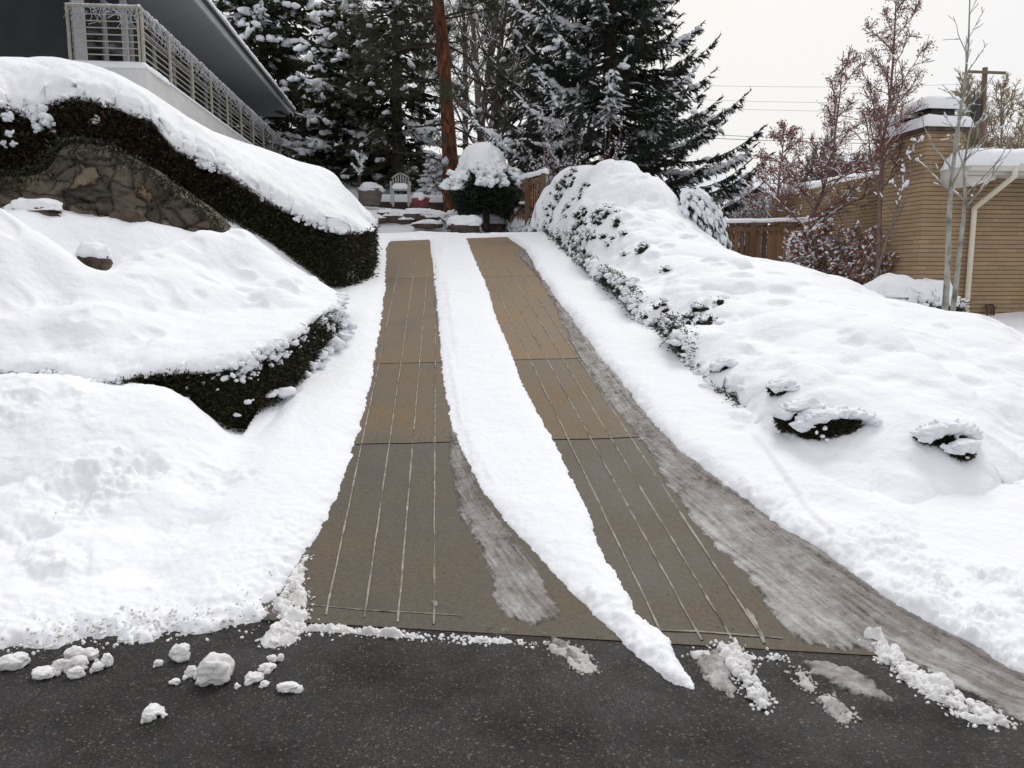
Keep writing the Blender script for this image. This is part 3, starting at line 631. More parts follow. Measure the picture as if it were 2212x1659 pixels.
def hedge_core(poly,lo,hi,parent,matc,inset=.05,name='branches'):
    p=densify(poly,.12,0)
    c=np.roll(p,-1,0)-np.roll(p,1,0); c/=np.linalg.norm(c,axis=1)[:,None]+1e-9
    area=np.sum(p[:,0]*np.roll(p[:,1],-1)-np.roll(p[:,0],-1)*p[:,1]); n=np.stack([c[:,1],-c[:,0]],1)*(1 if area>0 else -1)
    p=p-n*inset; m=len(p); rows=[]
    for t in np.linspace(0,1,7):
        z=lo(p[:,0],p[:,1])*(1-t)+hi(p[:,0],p[:,1])*t; q=np.stack([p[:,0],p[:,1],z],1); q[:,:2]-=n*(.03*fbm(q,6,2,5))[:,None]; rows.append(q)
    V=np.vstack(rows); f=[[i*m+k,i*m+(k+1)%m,(i+1)*m+(k+1)%m,(i+1)*m+k] for i in range(6) for k in range(m)]
    mb=MB(); mb.add(V,f); return mb.build(name,matc,parent,True)
def hedge_leaves(mb,poly,lo,hi,K,seed,L=.045,W=.02,jit=.04,down=0.,rfun=None,spread=.9):
    r=np.random.default_rng(seed); p,n=wall_points(poly,lo,hi,K,r,jit)
    d=n+r.normal(0,spread,(K,3))*.8; d[:,2]+=r.normal(.1-down,.3,K)
    rn=r.random(K)*.8+.2*np.clip(fbm(p,3,2,seed)*1.5+.5,0,1)
    if rfun is not None: rn=rfun(p,rn)
    return blades(mb,p,d,L*r.uniform(.6,1.5,K),W*r.uniform(.6,1.5,K),r,rn)
def fringe_clumps(mb,poly,U,K,seed,drop=.12,size=(.012,.04),outw=.02,below=True,mask=None,flat=.8):
    r=np.random.default_rng(seed); p,n=wall_points(poly,U,U,K,r,.01)
    m=fbm2(p[:,0],p[:,1],2.3,2,seed)+r.normal(0,.25,K)>-.05
    if mask is not None: m&=mask(p)
    p,n=p[m],n[m]; K=len(p); dz=-np.abs(r.normal(0,1,K))*drop*.5 if below else r.normal(0,drop,K)
    p=p+n*(outw+r.normal(0,outw,K))[:,None]; p[:,2]+=dz+.01
    s=r.uniform(size[0],size[1],K)*np.exp(dz/drop*.25)
    return blobs(mb,p,rdir(r,K)*[1,1,.3],s*r.uniform(.9,1.6,K),s,s*r.uniform(.6,1.,K)*flat+.002,seed,BL1)
zm=lambda off: (lambda x,y: Z(x,y)+off)
# ---- upper hedge (long clipped hedge above the stone wall)
FT=[P(-120,222,9.3),P(0,222,9.7),P(60,238,9.8),P(110,218,9.9),P(200,214,10.1),P(265,232,10.3),P(330,262,10.45),P(362,300,10.5),P(440,345,10.65),P(500,378,10.8),P(560,420,10.95),P(620,452,11.1),P(690,482,11.2),P(745,498,11.3),P(788,494,12.0),P(799,486,13.0),P(795,470,14.2)]
BK=[P(700,420,15.2),P(560,340,14.2),P(400,255,13.2),P(200,160,12.4),P(0,130,12.0),P(-120,125,11.6)]
polyU=np.array([p[:2] for p in FT]+[p[:2] for p in BK])
Uh=RBF([tuple(p) for p in FT]+[(p[0]-.0,p[1],p[2]-.35) for p in BK],.2)
CRU=[P(-120,124,10.6),P(0,128,10.9),P(100,132,11.1),P(200,157,11.2),P(300,206,11.4),P(400,259,11.6),P(500,317,11.9),P(600,360,12.1),P(650,367,12.3),P(700,388,12.6),P(750,422,12.9),P(785,455,13.2)]
Th=RBF([tuple(p) for p in CRU]+[(p[0],p[1],p[2]+.3) for p in FT[:-3]]+[(p[0],p[1],p[2]-.1) for p in BK]+[(p[0]-.15,p[1],p[2]+.16) for p in FT[-3:]],.3)
hl=thing('clipped_hedge','long dark clipped hedge under thick snow, climbing past the stone wall to the balcony','hedge',(-1.6,11.6,1.4))
batter=polyU.copy()
U0=lambda x,y: Uh(x,y)-.02
core=hedge_core(polyU,zm(-.1),U0,hl,COREH,.09)
brown=lambda p,rn: rn
mb=MB(); lowz=zm(0.)
front=polyU
hedge_leaves(mb,front,lowz,U0,70000,101,.05,.016,.045)
# red-brown leaves on the left part: second material slot
fo=mb
r_=np.random.default_rng(5)
p_,n_=wall_points(front,lowz,U0,60000,r_,.05); m_=(p_[:,0]<-2.7+.5*fbm(p_,2,2,8))
hz=(U0(p_[:,0],p_[:,1])-p_[:,2]); m_|=(p_[:,0]<-2.0)&(hz<.12)&(p_[:,1]<11); 
tw=simple('barberry_twig',[(.2,(.022,.008,.006)),(.5,(.05,.02,.014)),(.85,(.1,.045,.025))],5,.7,attr=True)
m_|=(n_[:,0]>.8)&(fbm(p_,3.5,2,31)>.05)&(p_[:,0]>-1.4)
p_,n_=p_[m_],n_[m_]; blades(fo,p_,n_+r_.normal(0,.9,p_.shape),.05*r_.uniform(.6,1.6,len(p_)),.011,r_,r_.random(len(p_)),1)
fo.build('foliage',[LEAFH,tw],hl)
PU=pill_field(-6,-.6,9.3,14.5,150,.25,.7,.14,613,lambda x,y:(polydist(x,y,polyU)>.2))
mb,pd=snow_cap(polyU,Uh,lambda x,y:Th(x,y)-.02+pillows(x,y,*PU)*sstep(.1,.6,polydist(x,y,polyU)),.34,.03,200,.03,.07,frag=.09)
cap=mb.build('snow_cap',SNOW,hl,True)
mb=MB(); fringe_clumps(mb,pd,Uh,1300,201,.09,(.012,.05),.03)
for (vx,vy,yy_,s_) in [(85,243,9.8,.10),(100,262,9.78,.07),(70,250,9.75,.06),(80,275,9.75,.05),(205,262,10.1,.05),(18,290,9.6,.04),(6,310,9.6,.03),(28,311,9.6,.03),(115,283,9.9,.03),(430,352,10.55,.05),(445,358,10.55,.06),(458,368,10.55,.035),(640,474,11.,.03),(15,252,9.6,.05)]:
    q=P(vx,vy,yy_); rr=np.random.default_rng(int(vx)); pp=q+rr.normal(0,.45,(7,3))*s_; pp=np.vstack([pp,q+rr.normal(0,.3,(9,3))*s_*[1.3,.5,1.1]]); blobs(mb,pp,rdir(rr,16)*[1,1,.7],s_*rr.uniform(.35,.75,16),s_*.5,s_*.42,int(vx),BL2)
mb.build('snow_clumps',SNOWT,hl,True)
# ---- lower hedge
FL=[P(-120,798,6.1),P(0,798,6.15),P(60,803,6.15),P(120,800,6.15),P(190,822,6.1),P(265,815,6.15),P(340,802,6.15),P(420,800,6.2),P(500,788,6.3),P(565,758,6.5),P(618,730,6.85),P(660,703,7.3),P(695,678,7.85),P(720,655,8.6),P(722,636,9.4)]
BLp=[P(660,600,10.0),P(600,560,10.0),P(540,520,9.95),P(490,500,9.8),P(420,520,9.2),P(330,565,8.7),P(240,570,8.4),P(190,580,8.0),P(150,550,7.9),P(60,498,7.9),P(0,468,7.9),P(-150,440,7.8)]
polyLo=np.array([p[:2] for p in FL+BLp])
Ul=RBF([tuple(p) for p in FL]+[(p[0],p[1],p[2]-.25) for p in BLp],.2)
CRL=[P(0,468,7.4),P(60,500,7.5),P(150,552,7.6),P(185,578,7.7),P(100,640,7.1),P(0,600,6.9),P(0,700,6.5),P(200,700,6.7),P(300,600,7.7),P(240,568,8.1),P(350,540,8.6),P(420,505,9.1),P(480,505,9.3),P(540,512,9.55),P(565,535,9.6),P(615,566,9.5),P(665,600,9.3),P(700,632,9.0),P(660,625,8.7),P(600,640,8.0),P(690,655,8.5),P(500,600,8.6),P(450,680,7.6),P(580,640,8.4),P(625,672,7.7),P(430,740,6.8),P(560,700,7.5),P(300,740,6.6),P(100,760,6.35)]
Tl=RBF([tuple(p) for p in CRL]+[(p[0],p[1],p[2]+.12) for p in FL]+[(p[0],p[1],p[2]+.0) for p in BLp],.25)
hd=thing('low_hedge','low clipped hedge buried in a broad snow mound near the road','hedge',(-1.8,6.9,.5))
hedge_core(polyLo,zm(-.1),lambda x,y:Ul(x,y)-.02,hd,COREH,.07)
fo=MB(); hedge_leaves(fo,polyLo,zm(-.05),Ul,70000,102,.03,.011,.03,spread=.9)
p_,n_=wall_points(polyLo,zm(-.05),Ul,14000,r_,.03); m_=fbm(p_,4,2,77)>.18; p_,n_=p_[m_],n_[m_]
blades(fo,p_,n_+r_.normal(0,.9,p_.shape),.03,.01,r_,r_.random(len(p_)),1)
bw=simple('hedge_dead_leaf',[(.2,(.05,.025,.012)),(.8,(.12,.06,.025))],5,.7,attr=True); fo.build('foliage',[LEAFH,bw],hd)
PL=pill_field(-4.6,-1,5.8,10,260,.15,.5,.2,612,lambda x,y:(polydist(x,y,polyLo)>.1))
DL=pill_field(-4.6,-1,5.9,9.8,130,.05,.15,.42,712)
mb,pd=snow_cap(polyLo,Ul,lambda x,y:Tl(x,y)-.02-pillows(x,y,*DL)*sstep(.2,.4,polydist(x,y,polyLo))+pillows(x,y,*PL)*sstep(.05,.5,polydist(x,y,polyLo)),.26,.022,210,.03,.05,frag=.06)
# extra dents
mb.build('snow_cap',SNOW,hd,True)
mb=MB(); fringe_clumps(mb,pd,Ul,2600,211,.17,(.012,.044),.025,mask=lambda p:(p[:,0]>-2.6)); fringe_clumps(mb,densify(polyLo,.05),lambda x,y:np.maximum(Z(x,y),B(x,y))+.1,900,215,.05,(.02,.06),.05,False,mask=lambda p:p[:,0]>-2.); fringe_clumps(mb,pd,Ul,500,212,.3,(.006,.018),.02); fringe_clumps(mb,pd,Ul,800,213,.05,(.01,.025),.02)
mb.build('snow_clumps',SNOWT,hd,True)
# ---- juniper hedge on the right
EJ=[(1085,462),(1130,450),(1165,482),(1205,515),(1245,555),(1290,598),(1345,640),(1390,690),(1435,715),(1475,762),(1530,805),(1600,862),(1632,885)]
ej=[G(a,b_,.1)[:2] for a,b_ in EJ]; ej[0]=np.array([2.2,20.6]); ej[1]=np.array([2.55,19.2])
near_=[G(a,b_,.15)[:2] for a,b_ in [(1648,930),(1690,1000),(1790,1050),(1900,1062),(2010,1060),(2120,1040),(2230,985)]]
polyJ=np.vstack([ej,near_,[(5.0,5.4),(5.75,6.2),(6.0,7.6),(5.8,9),(5.4,10.8),(5.1,12.4),(4.6,14),(4.2,15.6),(3.7,17.5),(3.3,19.2),(2.9,20.6)]])
Uj=lambda x,y: np.maximum(Z(x,y),B(x,y)*(x<4))+.10*(sstep(5.3,5.9,y)-1)+(.07+.24*sstep(-.25,.2,fbm2(x,y,1.7,3,404)))*sstep(5.5,6.1,y)
def CJ(vx,vy,off): return G(vx,vy,off)
cj=[P(1100,468,19.5),P(1145,452,18.7),P(1165,420,18.0),P(1190,393,17.2),P(1230,386,16.4),P(1262,388,15.8),P(1285,368,15.3),P(1310,359,15.0),P(1350,362,14.6),P(1400,384,14.2),P(1450,410,13.8),P(1470,440,13.3),P(1500,478,12.9),P(1545,520,12.3),P(1600,560,11.6),P(1650,577,11),P(1760,585,10),P(1820,600,9.5),P(1900,642,8.9),P(1970,668,8.3),P(2050,676,7.9),P(2150,690,7.2),P(2190,712,6.9),P(2212,730,6.6),
 CJ(1500,620,.42),CJ(1700,700,.42),CJ(1900,810,.33),CJ(1350,520,.6),CJ(1600,770,.33),CJ(2100,800,.3),CJ(1250,450,.95),CJ(1420,560,.5),CJ(1800,850,.33),CJ(2000,880,.33),CJ(1200,470,.5),CJ(1300,560,.38),CJ(1400,650,.34),CJ(1500,740,.34),CJ(1680,840,.34),
 (5.6,8.5,1.05),(5.1,11,1.4),(4.6,13.5,1.9),(5.7,6.8,.95),(4.9,5.8,.75)]
Tj=RBF([tuple(p) for p in cj]+[(p[0],p[1],float(B(p[0],p[1]))+.30) for p in ej[2:]]+[(p[0],p[1],float(B(p[0],p[1]))+.13) for p in near_],.2)
hj=thing('juniper_hedge','sprawling juniper hedge smothered in deep snow along the right edge of the drive','hedge',(3.2,9,1.1))
lo_=lambda x,y: np.maximum(Z(x,y),B(x,y)*(x<4))-.02
hedge_core(polyJ,lo_,lambda x,y:Uj(x,y)+.02,hj,COREH,.12)
fo=MB(); pj=densify(polyJ,.06,.05,2.5,303); nz_=lambda p:~((p[:,0]>2.72)&(p[:,1]<6.2))
r=np.random.default_rng(9); p_,n_=wall_points(pj,lo_,lambda x,y:Uj(x,y)+.05,80000,r,.045); m_=nz_(p_)&(p_[:,0]<4.5); p_,n_=p_[m_],n_[m_]; K=len(p_)
blades(fo,p_,n_+r.normal(0,.7,p_.shape),.038*r.uniform(.6,1.4,K),.012,r,r.random(K))
PJ=pill_field(2.4,5.9,4.8,19.5,700,.14,.5,.30,611,lambda x,y:(polydist(x,y,polyJ)>.05)); Tj0=Tj; edgeJ=lambda x,y: sstep(.0,.5,polydist(x,y,polyJ))*sstep(4.9,5.6,y)
DJ=pill_field(2.6,5.8,5,18,230,.05,.15,.42,711)
def Tj(x,y): return Tj0(x,y)-.05+pillows(x,y,*PJ)*edgeJ(x,y)*np.where(x<3.9,1.,.45)-pillows(x,y,*DJ)*edgeJ(x,y)
mb,pd=snow_cap(polyJ,Uj,Tj,lambda x,y:.30+.12*sstep(6.2,5.4,y),.028,220,.03,.07,frag=.15); mb.build('snow_cap',SNOW,hj,True)
cl=MB(); co_=MB()
# sprays showing through the blanket along the drive side
sj=lambda x,y: polydist(x,y,pd)
K=4200; cand=np.stack([r.uniform(2.3,3.6,K),r.uniform(6,17.5,K)],1); s_=sj(cand[:,0],cand[:,1]); keepm=(s_>-.02)&(s_<.5*r.random(K)**1.3)&(fbm2(cand[:,0],cand[:,1],1.6,3,93)+r.normal(0,.06,K)>.12); cand=cand[keepm];s_=s_[keepm]
zt_=Uj(cand[:,0],cand[:,1])+(Tj(cand[:,0],cand[:,1])-Uj(cand[:,0],cand[:,1]))*np.sqrt(np.clip(1-(1-np.clip(s_/.33,0,1))**2,0,1)); K=len(cand)
pt_=np.stack([cand[:,0],cand[:,1],zt_],1)
for k in range(34):
    o_=r.normal(0,.028,(K,3)); d=np.array([-.6,-.3,.1])+r.normal(0,.5,(K,3)); blades(fo,pt_+o_+[-.02,-.01,-.005],d,.04,.013,r,r.random(K)*.7)
blobs(co_,pt_+[-.005,-.005,-.012],rdir(r,K)*[1,1,.2],.05,.045,.03,8)  # near-black lumps put solid darkness into the gaps under the sprays
q_=pt_+r.normal(0,.04,(K,3))*[1,1,.4]+[0.02,0.01,.03]; blobs(cl,q_,rdir(r,K)*[1,1,.3],r.uniform(.025,.06,K),r.uniform(.02,.045,K),r.uniform(.012,.026,K),7)
msk=lambda p:nz_(p)&(p[:,0]<4.5)
fringe_clumps(cl,pd,Uj,3000,221,.13,(.02,.055),.03,mask=msk); fringe_clumps(cl,pj,lambda x,y:Uj(x,y)-.08,1500,222,.08,(.01,.03),.03,False,mask=msk)
# solid dark lumps painted as the shaded depth of openings in the near end
def surfJ(x,y):
    x=np.array([x]);y=np.array([y]); s=sj(x,y)[0]; r=.30; g=math.sqrt(max(0,1-(1-min(max(s/r,0),1))**2)); u=Uj(x,y)[0]; zg=float(np.maximum(Z(x,y),B(x,y))[0])+.09
    return max(zg,u+(Tj(x,y)[0]-u)*g if s>0 else -9)
def hitT(vx,vy):
    for Y in np.arange(4.0,9,.04):
        p=P(vx,vy,Y)
        if p[2]<surfJ(p[0],p[1]): return p
    return p
for (vx,vy,off,W,Hh,sd_) in [(1722,905,.13,.13,.09,1),(1800,925,.11,.24,.10,2),(1750,918,.12,.1,.06,5),(2035,945,.12,.16,.06,3),(2068,975,.08,.06,.04,4),(1680,840,.22,.05,.04,6),(1560,800,.2,.08,.06,7)]:
    c=hitT(vx,vy)+[0,.03,-.0]; rr=np.random.default_rng(sd_); v=ICO3[0]*[W,.12,Hh]; v=v*(1+fbm(ICO3[0]*1.+sd_,2,3,sd_)*.35)[:,None]; co_.add(v+c,ICO3[1])
    n=int(2600*W/.2); d=rdir(rr,n); d[:,1]=-np.abs(d[:,1]); p=c+d*[W,.12,Hh]; blades(fo,p,d+rr.normal(0,.5,p.shape),.035*rr.uniform(.6,1.4,n),.009,rr,rr.random(n))
    n=int(70*W/.2); u=rr.uniform(-1,1,n); p=c+np.stack([u*W*1.05,-.05-.08*rr.random(n),Hh*np.sqrt(np.clip(1-u*u,0,1))*1.05+.01],1); blobs(cl,p,np.tile([1.,0,0],(n,1))+rr.normal(0,.3,(n,3)),rr.uniform(.035,.08,n),rr.uniform(.03,.06,n),rr.uniform(.018,.036,n),sd_,BL2)
    n=int(5*W/.2); p=c+np.stack([rr.uniform(-1,1,n)*W,-.13-.03*rr.random(n),rr.uniform(-.8,.6,n)*Hh],1); blobs(cl,p,rdir(rr,n),rr.uniform(.008,.022,n),.014,.012,sd_)
co_.build('branches',COREH,hj,True); fo.build('foliage',JUN,hj); cl.build('snow_clumps',SNOWT,hj,True)  # this branches mesh holds only the dark lumps that stand for shade
# ---- weeping shrub at the far end of the juniper
def weeping(name,label,base,Ht,Rad,seed,n=26,az0=-1.2,az1=2.4):
    t=thing(name,label,'shrub',base); r=np.random.default_rng(seed); p0=[];p1=[];r0=[];r1=[];sn=MB();nd=MB()
    for k in range(n):
        az=r.uniform(az0,az1); R_=Rad*r.uniform(.6,1.05); u=np.linspace(0,1,12)
        pts=np.stack([base[0]+math.cos(az)*R_*np.sqrt(u)*1.,base[1]+math.sin(az)*R_*np.sqrt(u),base[2]+Ht*r.uniform(.9,1)*(1-.95*u**1.7)],1)
        p0+=list(pts[:-1]);p1+=list(pts[1:]);r0+=[.012]*11;r1+=[.01]*11
        dd=np.diff(pts,axis=0); mid=(pts[:-1]+pts[1:])/2
        for j in range(4): 
            q=mid+r.normal(0,.03,mid.shape); blobs(sn,q+[0,0,.03],dd+r.normal(0,.02,dd.shape),r.uniform(.05,.1,11),r.uniform(.03,.055,11),r.uniform(.02,.035,11),seed+k+j)
        for j in range(16): 
            q=mid+r.normal(0,.04,mid.shape); d=dd/np.linalg.norm(dd,axis=1)[:,None]+r.normal(0,.35,dd.shape)+[0,0,-.6]; blades(nd,q,d,.12,.02,r,r.random(11))
    m1=MB(); segs(m1,p0,p1,r0,r1); m1.build('branches',BARKD,t); nd.build('foliage',NEED,t); sn.build('snow_load',SNOWT,t,True); return t
wb=P(1490,470,13.2); wz=float(Z(np.array([wb[0]]),np.array([wb[1]]))[0])
weeping('weeping_juniper','weeping evergreen shrub with drooping snow-laden boughs beside the plank fence',(wb[0]-.1,wb[1],1.55),1.35,.85,33,30,-2.0,.9)
# ================================================================== STONE WALL
def stone_wall():
    top=[(-120,372,9.25),(-40,372,9.4),(0,376,9.5),(60,381,9.55),(105,372,9.6),(125,338,9.65),(150,318,9.7),(180,314,9.75),(240,326,9.8),(300,350,9.9),(360,388,10.0),(420,432,10.05),(480,485,10.1),(520,530,10.2)]
    T_=densify([P(*t) for t in top],.035,closed=False); n=len(T_); u=np.r_[0,np.cumsum(np.linalg.norm(np.diff(T_[:,:2],axis=0),axis=1))]
    T_[:,2]+=fbm(np.stack([u,u*0,u*0],1),3,3,4)*.05
    m=44; bot=np.minimum(Z(T_[:,0],T_[:,1])-.25,T_[:,2]-.1)
    t=np.linspace(0,1,m); X_=np.repeat(T_[None,:,0],m,0); Y_=np.repeat(T_[None,:,1],m,0); Zz=bot[None]*(1-t[:,None])+T_[None,:,2]*t[:,None]; U=np.repeat(u[None],m,0)
    r=np.random.default_rng(12); K=170; su=r.uniform(-.2,u[-1]+.2,K); sz=r.uniform(1.4,3.9,K)
    a=(U.ravel()[:,None]-su)*.8; b=(Zz.ravel()[:,None]-sz)*1.25; wob=fbm2(U.ravel(),Zz.ravel(),5,3,6)*.05
    d=np.sqrt(a*a+b*b)+wob[:,None]; o=np.argsort(d,1)[:,:2]; d1=np.take_along_axis(d,o[:,:1],1)[:,0]; d2=np.take_along_axis(d,o[:,1:2],1)[:,0]; e=d2-d1
    cell=r.random(K)[o[:,0]]; mort=1-sstep(.008,.03,e)
    out=.06*sstep(0,.05,e)+.07*r.random(K)[o[:,0]]+.06*fbm2(U.ravel(),Zz.ravel(),7,5,8,.7)+(Zz.ravel()-2.3)*-.06
    edge=sstep(0,.12,1-np.repeat(t[:,None],n,1)).ravel()
    V=np.stack([X_.ravel()+out*.1*edge,Y_.ravel()-out*edge,Zz.ravel()],1)
    ii=np.arange(m*n).reshape(m,n); f=np.stack([ii[:-1,:-1],ii[:-1,1:],ii[1:,1:],ii[1:,:-1]],-1).reshape(-1,4)
    mb=MB(); mb.add(V,f,cell)
    bk=T_.copy(); bk[:,1]+=.4; L=len(T_); mb.add(np.vstack([T_,bk]),[[i,i+1,L+i+1,L+i] for i in range(L-1)],.4)
    at=np.r_[mort,np.zeros(2*L)]
    o=mb.build('stone_wall',WSTONE,None,True,{'mort':at}); tag(o,'rough fieldstone retaining wall with tan and rusty stones below the dark hedge','wall')
    K=2600; i=r.integers(0,n,K); q=T_[i]+np.stack([r.normal(0,.03,K),-.16-.05*r.random(K),-np.abs(r.normal(0,.07,K))*(1+1.2*np.clip(fbm(T_[i],3,3,21),0,1))+.06],1); hb=MB(); blades(hb,q,np.stack([r.normal(0,.6,K),r.normal(-.4,.4,K),r.normal(-.5,.5,K)],1),.06*r.uniform(.5,1.4,K),.014,r,r.random(K)); hb.build('trailing_twigs',LEAFH,hl)
stone_wall()
def rock(name,label,pos,size,seed,snow=True,group=None,sn_h=.35,flat=False):
    r=np.random.default_rng(seed); t=thing(name,label,'rock',pos,group)
    v=ICO3[0].copy(); v=np.sign(v)*np.abs(v)**.75; v*=(1+fbm(v+seed,1.3,3,seed)*.35)[:,None]
    v=v*(1+fbm(v+seed,5,3,seed)*.16)[:,None]; V=v*np.array(size)/2+np.array(pos); mb=MB(); mb.add(V,ICO3[1]); mb.build('stone',STONE,t,flat is False)
    if snow:
        s=v*np.array(size)/2*1.06; s[:,2]=np.maximum(s[:,2],size[2]*.12)+size[2]*.05+sn_h*size[2]*np.clip(v[:,2],0,1)
        s+=np.stack([fbm(s,7,2,seed+k)*.02 for k in range(3)],1); mb=MB(); mb.add(s+np.array(pos),ICO3[1]); mb.build('snow_cap',SNOW,t,True)
    return t
rock('rock','small dark rock poking out of a snow hollow, left of the drive','' or P(203,566,8.35),(.3,.26,.2),31,True)
bpy.data.objects['rock']['label']='small dark rock poking out of a hollow between two snow mounds'
rock('rock','flat layered rocks half covered with snow below the stone wall at the left edge',P(78,462,9.1),(.5,.3,.16),32,True)
rock('rock','dark jagged rock dusted with snow at the foot of the stone wall',P(275,474,9.45),(.34,.25,.22),33,False)
# ================================================================== LEFT HOUSE
a=P(308,148,16); Xr,zf=a[0],a[2]; e_=P(632,249,33); Xe,zs=e_[0],e_[2]; Xw=PZ(289,17,zs)[0]
Yn,Yf=16.,33.2
hs=thing('balcony_house','modern white house with long balcony and deep flat eave behind the hedge','house',(Xw-3,24,3))
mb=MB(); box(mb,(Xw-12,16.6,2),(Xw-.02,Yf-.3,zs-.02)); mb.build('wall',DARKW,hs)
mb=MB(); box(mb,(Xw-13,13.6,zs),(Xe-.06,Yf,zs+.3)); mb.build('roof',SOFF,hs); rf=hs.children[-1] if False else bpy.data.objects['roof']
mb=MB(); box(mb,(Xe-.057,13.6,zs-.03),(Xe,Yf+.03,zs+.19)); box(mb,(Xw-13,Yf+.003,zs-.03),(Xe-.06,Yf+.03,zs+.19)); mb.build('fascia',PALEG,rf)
mb=MB(); box(mb,(Xe+.003,13.6,zs+.15),(Xe+.05,Yf+.08,zs+.24)); mb.build('gutter',METALD,rf)
pl=np.array([(Xw-13,13.5),(Xe+.1,13.5),(Xe+.1,Yf+.1),(Xw-13,Yf+.1)])
mb,_=snow_cap(pl,lambda x,y:x*0+zs+.26,lambda x,y:x*0+zs+.47,.2,.16,71,.02,.02,frag=.03,th0=-.2); mb.build('roof_snow',SNOW,rf,True)
# glazing along the balcony
yy=16.75; k=0
while yy<Yf-.9:
    w_=1.55; f=MB()
    for (ya_,yb_) in ((yy,yy+.07),(yy+w_-.07,yy+w_)): box(f,(Xw,ya_,zf+.05),(Xw+.06,yb_,zs-.06))
    for (za,zb_) in ((zf+.05,zf+.13),(zs-.5,zs-.43),(zs-.13,zs-.06)): box(f,(Xw,yy+.073,za),(Xw+.05,yy+w_-.073,zb_))
    wi=f.build('window',PALEG,hs); g=MB(); box(g,(Xw+.004,yy+.073,zf+.133),(Xw+.02,yy+w_-.073,zs-.503)); box(g,(Xw+.004,yy+.073,zs-.427),(Xw+.02,yy+w_-.073,zs-.133)); g.build('pane',GLASS,wi)
    yy+=w_+.04
for (cx,cy,c_w) in ((PZ(205,100,zf)[0],0,.12),):
    q=P(203,120,17.0); mb=MB(); box(mb,(q[0]-.07,16.3,zf),(q[0]+.09,16.46,zs-.003)); mb.build('column',PALEG,hs)
mb=MB(); q=P(271,120,17.6); box(mb,(q[0]-.05,17.6,zf),(q[0]+.05,17.7,zs-.003)); mb.build('column',PALEG,hs)
bal=MB(); box(bal,(Xw+.003,Yn-.12,zf-.5),(Xr+.1,Yf+1,zf)); bal=bal.build('balcony',WHITEP,hs)
pl=np.array([(Xw+.05,Yn-.14),(Xr+.12,Yn-.14),(Xr+.12,Yn+1.2),(Xw+.05,Yn+1.2)])
mb,_=snow_cap(pl,lambda x,y:x*0+zf,lambda x,y:x*0+zf+.1,.08,.04,72,.02,.02,frag=.02); mb.build('snow_cap',SNOW,bal,True)
mb=MB(); box(mb,(Xr+.02,Yn+1.2,zf),(Xr+.12,Yf+1,zf+.035)); mb.build('snow_strip',SNOW,bal)
rh=1.04; rl=MB(); Xl=P(150,60,16)[0]
box(rl,(Xr-.03,Yn-.03,zf+rh),(Xr+.03,Yf+1,zf+rh+.045)); box(rl,(Xl,Yn-.03,zf+rh),(Xr-.033,Yn+.03,zf+rh+.045))
for k in range(8):
    z_=zf+.1+k*.117; box(rl,(Xr-.008,Yn+.04,z_),(Xr+.008,Yf+1,z_+.018)); box(rl,(Xl+.03,Yn-.008,z_),(Xr-.055,Yn+.008,z_+.018))
rl.build('railing',RAILP,hs)
for k in range(12):
    y_=Yn+.02+1.6*k; mb=MB()
    if k==0: box(mb,(Xr-.05,y_-.04,zf+.001),(Xr-.008,y_+.04,zf+rh-.002)); box(mb,(Xr+.011,y_-.04,zf+.001),(Xr+.05,y_+.04,zf+rh-.002))
    else: box(mb,(Xr+.011,y_-.045,zf-.1),(Xr+.045,y_+.045,zf+rh-.002))
    mb.build('rail_post',RAILP,hs)
mb=MB(); box(mb,(Xl-.035,Yn-.04,zf+.001),(Xl-.003,Yn+.04,zf+rh+.04)); mb.build('rail_post',RAILP,hs)
mb=MB(); r=np.random.default_rng(2); yb=np.arange(Yn,Yf+1,.09); p_=np.stack([Xr+r.normal(0,.008,len(yb)),yb,zf+rh+.05+0*yb],1); blobs(mb,p_,np.tile([0,1.,0],(len(yb),1)),.07,.035,r.uniform(.012,.035,len(yb)),3)
xb=np.arange(Xl,Xr,.09); p_=np.stack([xb,Yn+0*xb,zf+rh+.05+0*xb],1); blobs(mb,p_,np.tile([1.,0,0],(len(xb),1)),.07,.035,.02,4); mb.build('rail_snow',SNOWT,hs,True)
# icicle lights hanging from the top rail
sl_=thing('icicle_lights','tangled icicle string lights hanging along the white balcony railing','string lights',(Xr+.06,Yn,zf+rh))
p0=[];p1=[];bl=[]
def icic(o,d,L_):
    s=0
    while s<L_:
        q=o+d*s; ln=r.uniform(.12,.4)
        for j in range(int(ln/.06)):
            n_=q+np.array([r.normal(0,.035),r.normal(0,.035),-.055]); n_+=d*r.normal(0,.02); p0.append(q);p1.append(n_);q=n_
            if r.random()<.6: bl.append(q)
        s+=r.uniform(.02,.06)
icic(np.array([Xr+.055,Yn,zf+rh+.02]),np.array([0,1.,0]),Yf+1-Yn); icic(np.array([Xl,Yn-.04,zf+rh+.02]),np.array([1.,0,0]),Xr-Xl)
mb=MB(); segs(mb,p0,p1,np.full(len(p0),.0045),np.full(len(p0),.0045),3); mb.build('wire',WIRE,sl_)
mb=MB(); bl=np.array(bl); blobs(mb,bl,rdir(r,len(bl)),.014,.01,.01,3); mb.build('bulbs',WIRE,sl_,True)
